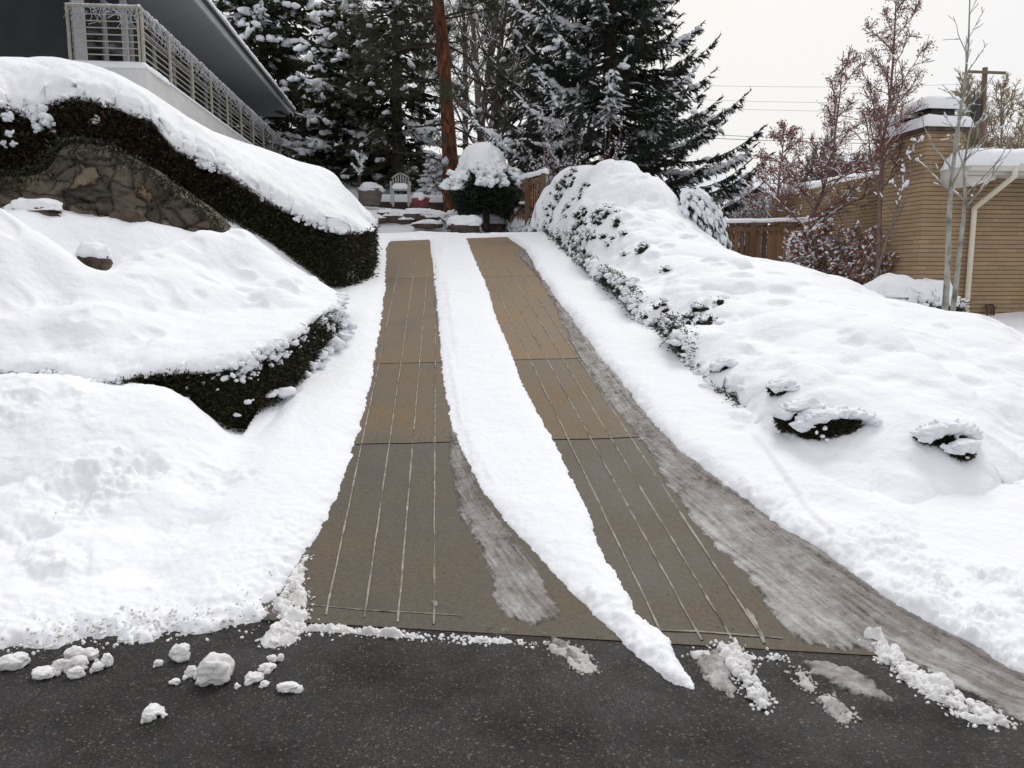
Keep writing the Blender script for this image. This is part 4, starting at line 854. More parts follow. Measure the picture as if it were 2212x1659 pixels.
# ================================================================== RIGHT BRICK HOUSE
c0=P(2003,283,12.); X0,zc=c0[0],c0[2]
bh=thing('brick_house','tan brick house with snowy flat roof, broad chimney and cream downspout','house',(X0+3,14,.7))
mb=MB(); box(mb,(X0+.64,12,.2),(X0+9,19,3.4)); mb.build('wall',BRICK,bh)
mb=MB(); box(mb,(X0,11.997,.2),(X0+.637,13.2,zc)); ch=mb.build('chimney',BRICK,bh)
mb=MB(); box(mb,(X0-.06,11.93,zc+.003),(X0+.70,13.27,zc+.1)); mb.build('cap',STONE,ch)
pl=np.array([(X0-.08,11.9),(X0+.72,11.9),(X0+.72,13.3),(X0-.08,13.3)])
mb,_=snow_cap(pl,lambda x,y:x*0+zc+.1,lambda x,y:x*0+zc+.24,.1,.03,73,.03,.02); sc1=mb.build('snow_cap',SNOW,ch,True)
for (y0,y1,h_) in ((12.05,12.5,.26),(12.55,12.85,.2),(12.9,13.2,.17)):
    mb=MB(); box(mb,(X0+.12,y0+.05,zc+.103),(X0+.5,y1-.05,zc+.1+h_)); box(mb,(X0+.02,y0,zc+.103+h_),(X0+.6,y1,zc+.14+h_)); fl=mb.build('flue',METALD,ch)
    pl=np.array([(X0+.0,y0-.02),(X0+.62,y0-.02),(X0+.62,y1+.02),(X0,y1+.02)])
    mb,_=snow_cap(pl,lambda x,y,h_=h_:x*0+zc+.14+h_,lambda x,y,h_=h_:x*0+zc+.30+h_,.12,.03,74,.03,.02); mb.build('snow_cap',SNOW,fl,True)
Ye=11.4; zE=P(2087,377,Ye)[2]; XE=P(2031,368,12.)[0]
mb=MB(); box(mb,(XE+.06,Ye+.05,zE+.02),(X0+10,11.99,zE+.14)); box(mb,(X0+.65,11.993,zE+.02),(X0+10,19.5,zE+.14)); rf=mb.build('roof',FASC,bh)
mb=MB(); box(mb,(XE,Ye,zE-.0),(X0+10,Ye+.047,zE+.17)); box(mb,(XE,Ye+.05,zE),(XE+.05,12.-.01,zE+.17)); mb.build('fascia',FASC,rf)
mb=MB(); box(mb,(XE+.02,Ye-.1,zE+.05),(X0+10,Ye-.003,zE+.16)); mb.build('gutter',FASC,rf)
pl=np.array([(XE-.05,Ye-.12),(X0+9.8,Ye-.12),(X0+9.8,19.5),(X0+.68,19.5),(X0+.68,12.0),(XE-.05,11.95)])
mb,_=snow_cap(pl,lambda x,y:x*0+zE+.15,lambda x,y:x*0+zE+.40+.03*(y-Ye),.22,.06,75,.03,.03,frag=.04,th0=-.3); mb.build('roof_snow',SNOW,rf,True)
q=P(2110,380,11.5); mb=MB(); v_=[(q[0]-.28,Ye+.06,zE-.003),(q[0]+.28,Ye+.06,zE-.003),(q[0]+.28,Ye+.06,zE-.06),(q[0]-.1,Ye+.06,zE-.16)]; v_=np.array(v_); v2=v_+[0,.9,0]
mb.add(np.vstack([v_,v2]),[[0,1,2,3],[7,6,5,4],[0,4,5,1],[1,5,6,2],[2,6,7,3],[3,7,4,0]]); mb.build('beam_end',FASC,bh)
mb=MB(); a1=P(2192,377,11.3);a2=P(2105,450,11.93);a3=P(2097,672,11.93)
tube(mb,[a1+[0,0,.1],a1-[0,0,.02],a1*.93+a2*.07-[0,0,.02],a2*.93+a1*.07,a2,a2-[0,0,.08],[a2[0],a2[1],.6]],.042,8); mb.build('downspout',CREAM,bh,True)
mb=MB()
for vx in (2133,2141,2147): 
    q=P(vx,672,11.9); tube(mb,[q-[0,0,.4],q+[0,0,.06+.05*(vx==2141)],q+[.01,.06,.1]],.018,6)
q=P(2140,664,11.88); beam(mb,q-[.09,0,0],q+[.09,0,0],.03,.03); mb.build('gas_pipe',PIPE,bh)
# gabled wing behind
gv=[(1790,470),(1790,398),(1880,352),(1935,330),(1990,345),(1990,470)]
gw=thing('gabled_wing','tan brick gable with snow-dusted roof behind the fence and pear trees','house',P(1850,470,22))
V=np.array([P(x,y,22) for x,y in gv]); V[0,2]=V[-1,2]=.5; V2=V+[0,1.2,0]; n=len(V); mb=MB()
mb.add(V,[[0,1,2],[0,2,3],[0,3,4],[0,4,5]]); mb.add(np.vstack([V,V2]),[[i,(i+1)%n,n+(i+1)%n,n+i] for i in range(n)]); mb.build('wall',BRICK,gw)
rp=[P(1772,408,21.5),P(1880,342,21.5),P(1936,324,21.5),P(2010,350,21.5)]
mb=MB(); 
for a,b_ in zip(rp[:-1],rp[1:]): mb.add([a,b_,b_+[0,1.9,0],a+[0,1.9,0],a+[0,0,.14],b_+[0,0,.14],b_+[0,1.9,.14],a+[0,1.9,.14]],[[0,1,2,3],[7,6,5,4],[0,4,5,1],[1,5,6,2],[2,6,7,3],[3,7,4,0]])
rr_=mb.build('roof',FASC,gw); mb=MB()
for a,b_ in zip(rp[:-1],rp[1:]): mb.add([a+[0,-.05,.143],b_+[0,-.05,.143],b_+[0,1.9,.143],a+[0,1.9,.143],a+[0,0,.3],b_+[0,0,.3],b_+[0,1.9,.3],a+[0,1.9,.3]],[[0,1,2,3],[7,6,5,4],[0,4,5,1],[1,5,6,2],[2,6,7,3],[3,7,4,0]])
mb.build('roof_snow',SNOW,rr_)
# ================================================================== FENCES
def fence(name,label,a,b_,ztop,zbot,matc,nposts,bw=.13,gap=.014,seed=0,snow=.07,trel=False):
    a=np.array([a[0],a[1]]);b_=np.array([b_[0],b_[1]]);L=np.linalg.norm(b_-a);d=(b_-a)/L;n=np.array([d[1],-d[0]]); n=n if n[1]<0 else -n
    t=thing(name,label,'fence',(a[0],a[1],zbot)); r=np.random.default_rng(seed); mb=MB(); s=0
    while s<L-bw:
        p=a+d*(s+bw/2); q=[p[0],p[1]]; dz=r.normal(0,.012)
        beam(mb,(p[0],p[1],zbot),(p[0],p[1],ztop-.06+dz),.02,bw,0,r.random()) if abs(d[1])>abs(d[0]) else beam(mb,(p[0],p[1],zbot),(p[0],p[1],ztop-.06+dz),bw,.02,0,r.random()); s+=bw+gap+abs(r.normal(0,.004))
    mb.build('boards',matc,t)
    for zz_,off in ((ztop-.16,.045),(zbot+.45,-.045)):
        mb=MB(); o=n*off; beam(mb,(*(a+o),zz_),(*(b_+o),zz_),.04,.09,0,.2); mb.build('rail',matc,t)
    for k in range(nposts):
        p=a+(b_-a)*k/(nposts-1)+n*.07; mb=MB(); box(mb,(p[0]-.05,p[1]-.05,zbot-.1),(p[0]+.05,p[1]+.05,ztop-.02),0,.1+.2*r.random()); mb.build('post',matc,t)
    mb=MB(); beam(mb,(*a,ztop-.02),(*b_,ztop-.02),.15,.03,0,.3); mb.build('cap_board',matc,t)
    w_=.075; pl=np.array([a-n*w_-d*.03,a+n*w_-d*.03,b_+n*w_+d*.03,b_-n*w_+d*.03])
    if snow: mb,_=snow_cap(pl,lambda x,y:x*0+ztop,lambda x,y:x*0+ztop+snow,.06,.025,seed,.02,.02,frag=.01); mb.build('snow_strip',SNOW,t,True)
    return t
fa=P(1540,480,16.8); fb=P(1915,480,16.8); fence('plank_fence','brown cedar plank fence topped with snow between juniper hedge and brick house',fa,(fb[0],15.5),fa[2],.85,FENCE,6,bw=.095,gap=.016,seed=3)
f1=P(1180,373,18.5); f2=PZ(1112,392,f1[2]); fence('plank_fence','short orange-brown plank fence with thick snow cap beside the snow-domed spruce',f1,f2,f1[2],2.2,FENCE,3,seed=4,snow=.11)
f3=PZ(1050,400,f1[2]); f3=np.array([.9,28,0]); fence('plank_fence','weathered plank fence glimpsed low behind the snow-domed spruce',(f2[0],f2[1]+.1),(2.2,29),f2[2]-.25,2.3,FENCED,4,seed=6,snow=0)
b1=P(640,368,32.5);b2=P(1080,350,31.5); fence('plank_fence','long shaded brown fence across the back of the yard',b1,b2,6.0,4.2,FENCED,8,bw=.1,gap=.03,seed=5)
# ================================================================== BACK YARD
def gz(x,y): return float(Z(np.array([x]),np.array([y]))[0])
rk=[(820,470,.5,.16),(850,466,.7,.2),(878,474,.5,.15),(905,462,.8,.2),(935,470,.9,.24),(960,476,.7,.18),(990,466,.6,.2),(1015,460,.45,.16),(835,458,.4,.14),(1035,462,.5,.2),(925,482,.8,.14),(1060,484,.7,.3)]
RL=['small brown terrace rock at the left end of the rock ledge','rounded brown rock second from left on the terrace ledge','low rock under snow in the left half of the terrace ledge','long flat brown slab near the middle of the terrace ledge','broad rust-brown rock in the middle of the terrace ledge','dark flat rock right of middle on the terrace ledge','squarish rock below the pine trunk on the terrace ledge','small dark rock right of the pine trunk on the ledge','tiny upper rock at the left of the terrace ledge','dark rock at the right end of the terrace ledge','wide low slab in the bottom row of the terrace ledge','big snow-topped rock lowest beside the driveway crest']
for k,((vx,vy,w_,h_),lb) in enumerate(zip(rk,RL)):
    Yk=21.6 if vy<478 else 20.9; q=P(vx,vy,Yk); rock('boulder',lb,(q[0],q[1],q[2]-.06),(w_,.45,h_*1.2),100+k,True,'rocks of the terrace ledge',.25)
rock('boulder','reddish-brown boulder capped with snow just beyond the driveway crest',P(1110/1.0,558/1.1302,20.3) if False else P(1003,493,19.6),(.75,.5,.32),140,True)
def snowlump(name,label,cat,c,size,seed,n=10,spread=.5):
    r=np.random.default_rng(seed); mb=MB(); s=np.array(size)/2; p=r.normal(0,spread,(n,3))*s*[1,1,.4]; p[:,2]=np.abs(p[:,2]); p[0]=0
    sc_k=r.uniform(.5,.8,n)[:,None]; sc_k[0]=1
    A=np.einsum('k,ij->kij',sc_k[:,0],np.diag(s)); inst(mb,BL2[seed%4],p+np.array(c),A); return tag(mb.build(name,SNOW,None,True),label,cat)
# garden chair
q=P(866,440,23.6); cg=thing('garden_chair','white plastic garden chair in the snowy back yard behind the rock ledge','chair',q)
cz=q[2]-.02; cx_,cy_=q[0],q[1]
for dx in (-.22,.22):
    for dy in (-.22,.2): mb=MB(); beam(mb,(cx_+dx,cy_+dy,cz-.05),(cx_+dx*.95,cy_+dy*.95,cz+.4),.045,.045); mb.build('leg',PLAST,cg)
mb=MB(); box(mb,(cx_-.24,cy_-.24,cz+.4),(cx_+.24,cy_+.22,cz+.44)); mb.build('seat',PLAST,cg)
mb=MB(); pl=np.array([(cx_-.23,cy_-.23),(cx_+.23,cy_-.23),(cx_+.23,cy_+.18),(cx_-.23,cy_+.18)]); mb,_=snow_cap(pl,lambda x,y:x*0+cz+.44,lambda x,y:x*0+cz+.58,.1,.03,5,.01,.02); mb.build('seat_snow',SNOW,cg,True)
mb=MB()
for k in range(7):
    x_=cx_-.2+k*.4/6; h_=.42*(1-.25*((k-3)/3)**2); beam(mb,(x_,cy_+.22,cz+.44),(x_*1.0+(x_-cx_)*.1,cy_+.3,cz+.44+h_),.035,.015)
tube(mb,[(cx_-.25+.5*i/8,cy_+.26+.05*math.sin(i/8*math.pi),cz+.44+.32+.14*math.sin(i/8*math.pi)) for i in range(9)],.022,6); mb.build('backrest',PLAST,cg)
for dx in (-.27,.27): mb=MB(); beam(mb,(cx_+dx,cy_-.2,cz+.62),(cx_+dx,cy_+.25,cz+.64),.05,.03); beam(mb,(cx_+dx,cy_-.2,cz+.0),(cx_+dx,cy_-.2,cz+.605),.04,.04); mb.build('armrest',PLAST,cg)
q=P(908,442,23.2); pt=thing('flower_pot','low red flower pot in the snow right of the garden chair','pot',q); mb=MB(); tube(mb,[q-[0,0,.05],q+[0,0,.12],q+[0,0,.16]],[.2,.26,.28],14); mb.build('pot',REDP,pt,True)
mb=MB(); inst(mb,BL2[0],np.array([q+[0,0,.2]]),np.array([np.diag([.27,.27,.14])])); mb.build('snow_cap',SNOW,pt,True)
q=P(800,436,24); pt=thing('stone_planter','grey snow-topped planter at the left of the garden chair','planter',q); mb=MB(); tube(mb,[q-[0,0,.1],q+[0,0,.3],q+[0,0,.36]],[.28,.36,.38],16); mb.build('pot',BARKG,pt,True); mb=MB(); inst(mb,BL2[1],np.array([q+[0,0,.38]]),np.array([np.diag([.36,.36,.16])])); mb.build('snow_cap',SNOW,pt,True)
# long snow-covered ledge / bench behind the chair
q1=P(800,424,25.5);q2=P(1030,426,25.5); bn=thing('garden_ledge','long low dark stone ledge with a thick flat snow top behind the chair','ledge',q1); mb=MB(); box(mb,(q1[0],25.3,q1[2]-.7),(q2[0],25.8,q1[2]-.12)); mb.build('stone',STONE,bn)
pl=np.array([(q1[0]-.05,25.2),(q2[0]+.05,25.2),(q2[0]+.05,25.9),(q1[0]-.05,25.9)]); mb,_=snow_cap(pl,lambda x,y:x*0+q1[2]-.14,lambda x,y:x*0+q1[2]+.05,.12,.06,15,.03,.03); mb.build('snow_cap',SNOW,bn,True)
# snow chunks on the road
CH=[(391,1410,42,40,'knobbly white snow chunk up against the biggest one, upper left of it'),(462,1446,72,66,'largest round snow chunk on the asphalt'),(413,1450,26,24,'small snow chunk touching the left side of the biggest chunk'),(378,1472,20,14,'tiny flat snow crumb below and left of the biggest chunk'),(623,1483,48,22,'flat translucent slush lump alone on the asphalt below the drive corner'),(332,1535,34,24,'dirty two-lobed snow clod lying nearest the camera, upper lobe'),(318,1550,24,20,'dirty two-lobed snow clod nearest the camera, lower lobe'),
 (578,1440,36,18,'long snow lump at the upper end of the crumbling trail left of the drive'),(548,1462,40,22,'wide snow lump at the lower end of the crumbling trail'),(572,1476,20,14,'small icy crumb below the crumbling trail'),(588,1422,22,16,'small snow crumb highest in the crumbling trail'),(606,1420,14,20,'thin icy crumb beside the topmost trail crumb'),
 (98,1452,44,22,'greyish lump at the left end of the kerb cluster'),(135,1438,34,28,'middle lump of the kerb cluster, wider than tall'),(162,1412,38,30,'tallest white lump of the kerb cluster'),(170,1432,34,26,'white lump below the tallest one of the kerb cluster'),(166,1452,32,24,'lowest lump of the kerb cluster'),(198,1412,32,22,'loose lump just right of the kerb cluster'),(212,1440,26,20,'small loose lump low on the right of the kerb cluster'),(232,1428,20,28,'upright loose lump farthest right of the kerb cluster'),(343,1432,18,12,'faint icy crumb left of the two biggest chunks'),(30,1428,50,30,'broad grey lump at the left edge of the photo under the snowbank'),(390,1395,16,12,'tiny crumb on top of the kerb beside the bank, above the second biggest chunk')]
for k,(vx,vy,w_,h_,lb) in enumerate(CH[:-1]):
    q=PZ(vx,vy+h_*.35,0.); dist=np.linalg.norm(q-[0,0,H]); W=w_/1720*dist*.88; Hh=h_/1720*dist*.85; r=np.random.default_rng(400+k)
    v=ICO3[0]*1.; v=np.sign(v)*np.abs(v)**.85; v*=(1+fbm(v+k*3.1,1.3,3,k)*.5+fbm(v+k,4,4,k+9,.7)*.24)[:,None]; v*=np.array([W/2,W/2*r.uniform(.7,.95),Hh/2]); v[:,2]+=Hh*.36; v[:,2]=np.maximum(v[:,2],-.002)
    mb=MB(); mb.add(v+q,ICO3[1])
    for j in range(3):
        o_=r.normal(0,.3,3)*[W,W,0]; mb.add(BL2[j][0]*W*r.uniform(.12,.22)+q+o_+[0,0,Hh*.12],BL2[j][1])
    tag(mb.build('snow_chunk',SNOWD,None,True),lb,'snow chunk','snow chunks on the asphalt')
def ridge(label,pts,h_,seed,r_=.03,frag=.022,crumbs=60,name='snow_ridge',matr=None):
    pl=g2(pts); mb,pd=snow_cap(pl,lambda x,y:x*0-.004+np.where(y>EA+EB*x,B(x,y)+.002,0),lambda x,y:np.where(y>EA+EB*x,B(x,y),0)+h_*(.5+2.1*fbm2(x,y,13,5,seed,.7)),r_,.006,seed,.0,.008,th0=.0,frag=frag*1.3,ffreq=13,under=.001,hmin=-.02)
    rr=np.random.default_rng(seed); i=rr.integers(0,len(pd),crumbs); q=np.c_[pd[i]+rr.normal(0,.018,(crumbs,2)),np.zeros(crumbs)]; q[:,2]=np.where(q[:,1]>EA+EB*q[:,0],B(q[:,0],q[:,1])+.003,0)+.003; s_=rr.uniform(.002,.008,crumbs); blobs(mb,q,rdir(rr,crumbs),s_*1.3,s_,s_*.8,seed)
    c=pl.mean(0); lo=pl.min(0);hi=pl.max(0); n=crumbs//3; k=rr.uniform(lo,hi,(n*3,2)); k=k[polydist(k[:,0],k[:,1],pl)>.01][:n]; n=len(k)
    if n: s_=rr.uniform(.008,.02,n)*min(1,h_/.03); q=np.c_[k,np.where(k[:,1]>EA+EB*k[:,0],B(k[:,0],k[:,1]),0)+h_*.45]; blobs(mb,q,rdir(rr,n),s_*1.3,s_,s_*.8,seed+1,BL2)
    tag(mb.build(name,matr or SNOWD,None,True),label,'snow ridge','snow ridges pushed onto the road')
ridge('short lumpy snow ridge on the asphalt right of the pointed snow tip',[(1560,1392),(1592,1402),(1622,1450),(1652,1500),(1668,1532),(1645,1540),(1622,1512),(1594,1472),(1565,1432),(1548,1405)],.035,81,.022,.03,160)
ridge('long lumpy snow ridge running to the lower right corner of the road',[(1875,1382),(1912,1392),(1962,1438),(2032,1480),(2100,1520),(2172,1560),(2150,1570),(2080,1552),(2000,1505),(1940,1458),(1890,1415)],.036,82,.025,.035,260)
ridge('snow ridge beside the left wheel track where the drive meets the road',[(668,1200),(655,1250),(662,1300),(655,1350),(640,1380),(600,1400),(565,1388),(592,1350),(598,1312),(618,1268),(648,1220)],.032,83,.04,.03,160)
ridge('thin ragged line of white snow along the seam between left drive and road',[(640,1350),(700,1355),(780,1362),(850,1368),(1000,1381),(1150,1389),(1155,1394),(1000,1388),(850,1376),(780,1371),(700,1364),(640,1362)],.026,84,.01,.012,260)
ridge('thin broken line of snow along the seam right of the pointed snow tip',[(1490,1413),(1600,1416),(1700,1420),(1700,1428),(1600,1426),(1500,1424)],.022,85,.012,.01,50)
ridge('small grey snow clod trail on the asphalt between the two right ridges, upper piece',[(1712,1448),(1735,1452),(1762,1488),(1755,1500),(1728,1478)],.009,86,.015,.02,50,'snow_ridge',SNOWI)
ridge('ragged snow scrap on the asphalt between the two right ridges, lower piece',[(1768,1508),(1802,1500),(1842,1540),(1830,1572),(1800,1550)],.009,87,.015,.025,50,'snow_ridge',SNOWI)
ridge('icy snow scrap reaching onto the asphalt left of the pointed snow tip',[(1180,1392),(1215,1388),(1252,1402),(1284,1448),(1265,1458),(1222,1428)],.009,88,.015,.03,60,'snow_ridge',SNOWI)
# loose crumbs along the road edge: uncountable
rr=np.random.default_rng(77); K=900; x=rr.uniform(-3.6,-.75,K); ye=np.interp(x,[-3.6,-1.9,-.8,-.3],[3.6,3.32,3.5,3.6]); y=ye+np.abs(rr.normal(0,.14,K))-.10*rr.random(K)**2
z=np.maximum(np.interp(y-ye,[0,.02,.12,.3],[.0,.02,.07,.085])+np.maximum(Z(x,y),0),0.); m=(y-ye>.0)|(rr.random(K)<.12); x,y,z,ye=x[m],y[m],z[m],ye[m]; z=np.where(y<ye+.0,.002,z-.012); K=len(x)
s_=rr.uniform(.002,.008,K); mb=MB(); blobs(mb,np.stack([x,y,z],1),rdir(rr,K),s_*1.4,s_,s_*.9,78); o=mb.build('snow_crumbs',SNOWD,None,True); tag(o,'loose snow crumbs strewn along the left road edge','snow crumbs',None,'stuff')
# ================================================================== TREES
def conifer(name,label,cat,base,Ht,Rfun,seed,z0=.5,nb=150,tw=.1,twl=.4,snow=.5,tsnow=.3,needle=None,droop=-.25,tipup=.35,trunk_r=.22,vis=None,dens=10,bl=.10,group=None,trunkmat=None,needW=.05,face=None,clump=0.):
    r=np.random.default_rng(seed); base=np.array(base,float); t=thing(name,label,cat,base,group)
    mb=MB(); zz=np.linspace(0,1,14); tube(mb,[base+[0,0,-.3+Ht*z] for z in zz],trunk_r*(1-zz*.93)+.01,10); mb.build('trunk',trunkmat or BARKD,t,True)
    nd=MB(); sn=MB(); br=MB(); TP=[];TD=[];TL=[];SP=[];SD=[];SS=[];bp0=[];bp1=[];br0=[];br1=[]
    for k in range(nb):
        h=z0+(Ht-z0)*(k+r.random())/nb; h=min(h,Ht*.99); az=k*2.39996+r.normal(0,.3); L=Rfun(h)*r.uniform(.62,1.1)
        if L<.15: L=.15
        if vis is not None and base[2]+h>vis: continue
        u=np.linspace(0,1,14); dirv=np.array([math.cos(az),math.sin(az),0]); side=np.array([-dirv[1],dirv[0],0])
        dr=droop*(1.2-h/Ht); pts=base+np.array([0,0,h])+dirv*L*u[:,None]+np.array([0,0,1.])*(L*(dr*u*1.6+tipup*u**3))[:,None]+side*(r.normal(0,.06)*L*u**2)[:,None]
        bp0+=list(pts[:-1]);bp1+=list(pts[1:]);br0+=list(.035*L/3*(1-u[:-1])+.008);br1+=list(.035*L/3*(1-u[1:])+.006)
        n=int(L/tw*1.5)+3; s=r.uniform(.12,1.,n)**.8; ip=np.stack([np.interp(s,u,pts[:,i]) for i in range(3)],1)
        sg=r.choice([-1,1],n); bd=dirv+np.array([0,0,dr+3*tipup*.4])
        d=sg[:,None]*side*r.uniform(.3,1,(n,1))+dirv*r.uniform(.3,.8,(n,1))+np.stack([r.normal(0,.15,n),r.normal(0,.15,n),r.normal(-.35,.25,n)],1)
        d/=np.linalg.norm(d,axis=1)[:,None]; ln=twl*(1.15-.7*s)*r.uniform(.6,1.2,n)*min(1,L/1.2+.3)
        ip=np.vstack([ip,pts[-1:]]);d=np.vstack([d,[(pts[-1]-pts[-2])/np.linalg.norm(pts[-1]-pts[-2])]]);ln=np.r_[ln,twl*.7]
        TP.append(ip);TD.append(d);TL.append(ln)
        if r.random()<snow:
            q0=r.uniform(.2,.5); m=int(L*(1-q0)/.07)+2; s2=np.linspace(q0,1.,m)+r.normal(0,.01,m); q=np.stack([np.interp(s2,u,pts[:,i]) for i in range(3)],1)+[0,0,.05]+r.normal(0,.02,(m,3))
            SP.append(q); SD.append(np.tile(bd,(m,1))+r.normal(0,.2,(m,3))); w_=bl*np.sin(np.clip((s2-q0)/(1-q0)*.8+.2,0,1)*math.pi)**.5*r.uniform(.6,1.3,m)*(r.random(m)<.85)+.02; SS.append(np.stack([w_*1.1,w_*.9,w_*.55],1))
            ms=(r.random(len(ip))<.75); ml=1.
        else: ms=r.random(len(ip))<tsnow
        if clump:
            nc_=r.poisson(clump*L)
            for _ in range(nc_):
                c_=ip[r.integers(0,len(ip))]+d[r.integers(0,len(d))]*.1; m_=r.integers(3,8); ax=dirv*r.choice([-1,1])+side*r.normal(0,.8)+np.array([0,0,-.25]); ax/=np.linalg.norm(ax); tt_=np.linspace(0,1,m_)*bl*r.uniform(1,3.2); SP.append(c_+ax*tt_[:,None]+[0,0,.08]+r.normal(0,.02,(m_,3)));SD.append(np.tile(ax,(m_,1)));w_=bl*r.uniform(.45,.9,m_);SS.append(np.stack([w_,w_*.85,w_*.6],1))
        q=ip[ms];dd=d[ms];l_=ln[ms]
        if len(q): SP.append(q+dd*l_[:,None]*.5+[0,0,.035]); SD.append(dd); w_=bl*.38*r.uniform(.6,1.3,len(q)); SS.append(np.stack([l_*.48,w_,w_*.7],1))
    TP=np.vstack(TP);TD=np.vstack(TD);TL=np.concatenate(TL)
    sh=r.random(len(TP))*.6+.4*np.clip(fbm(TP,.9,2,seed)+.5,0,1)
    for j in range(2): blades(nd,TP,TD+r.normal(0,.06,TD.shape),TL*1.0,needW*r.uniform(.8,1.4,len(TP)),r,sh)
    for j in range(dens):
        q=TP+TD*(TL*r.uniform(.05,.95,len(TP)))[:,None]; d=TD*.7+r.normal(0,.55,TD.shape); blades(nd,q,d,r.uniform(.06,.14,len(TP)),needW*.5,r,np.clip(sh+r.normal(0,.1,len(sh)),0,1),0,False)
    segs(br,bp0,bp1,br0,br1,4); br.build('branches',BARKD,t)
    nd.build('foliage',needle or NEED,t)
    if SP:
        SP=np.vstack(SP);SD=np.vstack(SD);SS=np.vstack(SS); blobs(sn,SP,SD,SS[:,0],SS[:,1],SS[:,2],seed); sn.build('snow_load',SNOWT,t,True)
    return t
def at(vx,Y,z=None):
    q=P(vx,500,Y); return (q[0],Y,gz(q[0],Y) if z is None else z)
# big blue spruce right of the drive
conifer('spruce','tall broad spruce with up-curved snowy boughs right of the pine','tree',at(1312,22,1.9),12.6,lambda h: 4.7*(1-h/12.6)**.95+.1,41,z0=.3,nb=330,tw=.06,twl=.46,snow=.28,tsnow=.05,droop=-.24,tipup=.42,trunk_r=.3,vis=11.5,dens=15,bl=.12,needW=.05,clump=.22)
# conifers at the left, behind the house
conifer('cedar','massive dark cedar dotted with snow clumps beyond the end of the eave','tree',at(585,36,3.8),15,lambda h: 3.1*(1-(h/15)**2.2)**.7+.3,42,z0=.3,nb=330,tw=.13,twl=.75,snow=.05,tsnow=.03,clump=.9,droop=-.3,tipup=.25,trunk_r=.35,vis=15.5,dens=10,bl=.24,needle=NEED2,needW=.12)
conifer('cedar','second dark cedar with heavy snow pillows on its shoulder, left of the pine','tree',at(755,31,3.8),7.6,lambda h: 2.5*(1-(h/7.6)**1.8)**.8+.15,43,z0=.2,nb=200,tw=.12,twl=.65,snow=.08,tsnow=.03,clump=1.1,droop=-.3,tipup=.2,trunk_r=.25,dens=10,bl=.21,needle=NEED2,needW=.11)
conifer('cedar','dark green cedar directly left of the red pine trunk','tree',at(862,29,3.6),13,lambda h: 2.1*(1-(h/13)**2)**.6+.2,44,z0=1.2,nb=170,tw=.13,twl=.6,snow=.03,tsnow=.03,clump=.45,droop=-.35,tipup=.2,trunk_r=.22,vis=12,dens=9,bl=.15,needle=NEED2,needW=.1)
conifer('fir','shadowy fir between the pine and the big spruce','tree',at(1150,31,2.8),13,lambda h: 2.1*(1-h/13.5)**.6+.1,45,z0=1.2,nb=150,tw=.14,twl=.6,snow=.05,tsnow=.05,droop=-.35,tipup=.15,trunk_r=.25,vis=12,dens=8,bl=.12,needle=NEED,needW=.09)
conifer('fir','young snow-plastered fir leaning beside the base of the pine','tree',at(938,26,3.4),1.9,lambda h:.75*(1-h/2)+.1,46,z0=.1,nb=60,tw=.08,twl=.28,snow=.9,tsnow=.8,droop=-.4,tipup=.1,trunk_r=.05,dens=5,bl=.11,needW=.05)
# ponderosa pine
def pine():
    b=P(975,445,24.5); t=thing('pine','tall pine with bare rust-red trunk behind the driveway crest','tree',b); r=np.random.default_rng(51)
    pts=[b-[0,0,.5]]+[P(x,y,24.5) for x,y in [(975,430),(972,350),(968,270),(962,180),(957,100),(950,40),(945,-20),(938,-120),(930,-240)]]
    mb=MB(); tube(mb,densify(np.array(pts),.12,closed=False),1,14); V=mb.v[0]
    mb=MB(); pp=densify(np.array(pts),.12,closed=False); tube(mb,pp,np.linspace(.235,.15,len(pp)),18,rough=.035); tr=mb.build('trunk',BARKP,t,True)
    S0=[];S1=[];R0=[];R1=[];nd=MB();sn=MB();SP=[];SD=[]
    top=np.array(pts[-1])
    for k in range(46):
        f=r.uniform(.12,1.); i=f*(len(pp)-1); q=pp[int(i)]; az=r.uniform(0,6.28); L=r.uniform(1.4,3.6)*(.6+.5*f); d=np.array([math.cos(az),math.sin(az)*.8,r.uniform(-.1,.35)]); cur=q.copy(); rad=.035+.03*r.random(); n=10
        low=f<.45
        for s in range(n):
            d=d+r.normal(0,.12,3)+[0,0,-.05 if s<5 else .1]; d/=np.linalg.norm(d); nx=cur+d*L/n; S0.append(cur);S1.append(nx);R0.append(rad);rad*=.86;R1.append(rad)
            if s>2 and r.random()<.8:
                dd=d*.5+r.normal(0,.6,3); dd/=np.linalg.norm(dd); l2=L*.3*r.random()+.2; c2=nx
                for w in range(3): dd=dd+r.normal(0,.15,3); n2=c2+dd*l2/3; S0.append(c2);S1.append(n2);R0.append(rad*.5);R1.append(rad*.4); c2=n2
                if not low or r.random()<.25:
                    m=110; o=rdir(r,m)*r.uniform(.0,.32,m)[:,None]*[1,1,.6]; blades(nd,c2+o,o+rdir(r,m)*.15+[0,0,.1],.22,.014,r,r.random(m),0,False)
                    if r.random()<.3: SP.append(c2+[0,0,.12]);SD.append(dd)
            cur=nx
        if not low:
            m=160; o=rdir(r,m)*r.uniform(0,.38,m)[:,None]*[1,1,.6]; blades(nd,cur+o,o+rdir(r,m)*.15,.22,.014,r,r.random(m),0,False)
    br=MB(); segs(br,S0,S1,R0,R1,5); br.build('branches',BARKD,t); nd.build('foliage',PINEN,t)
    SP=np.array(SP);SD=np.array(SD); blobs(sn,SP,SD,.16,.1,.06,3); sn.build('snow_load',SNOWT,t,True)
pine()
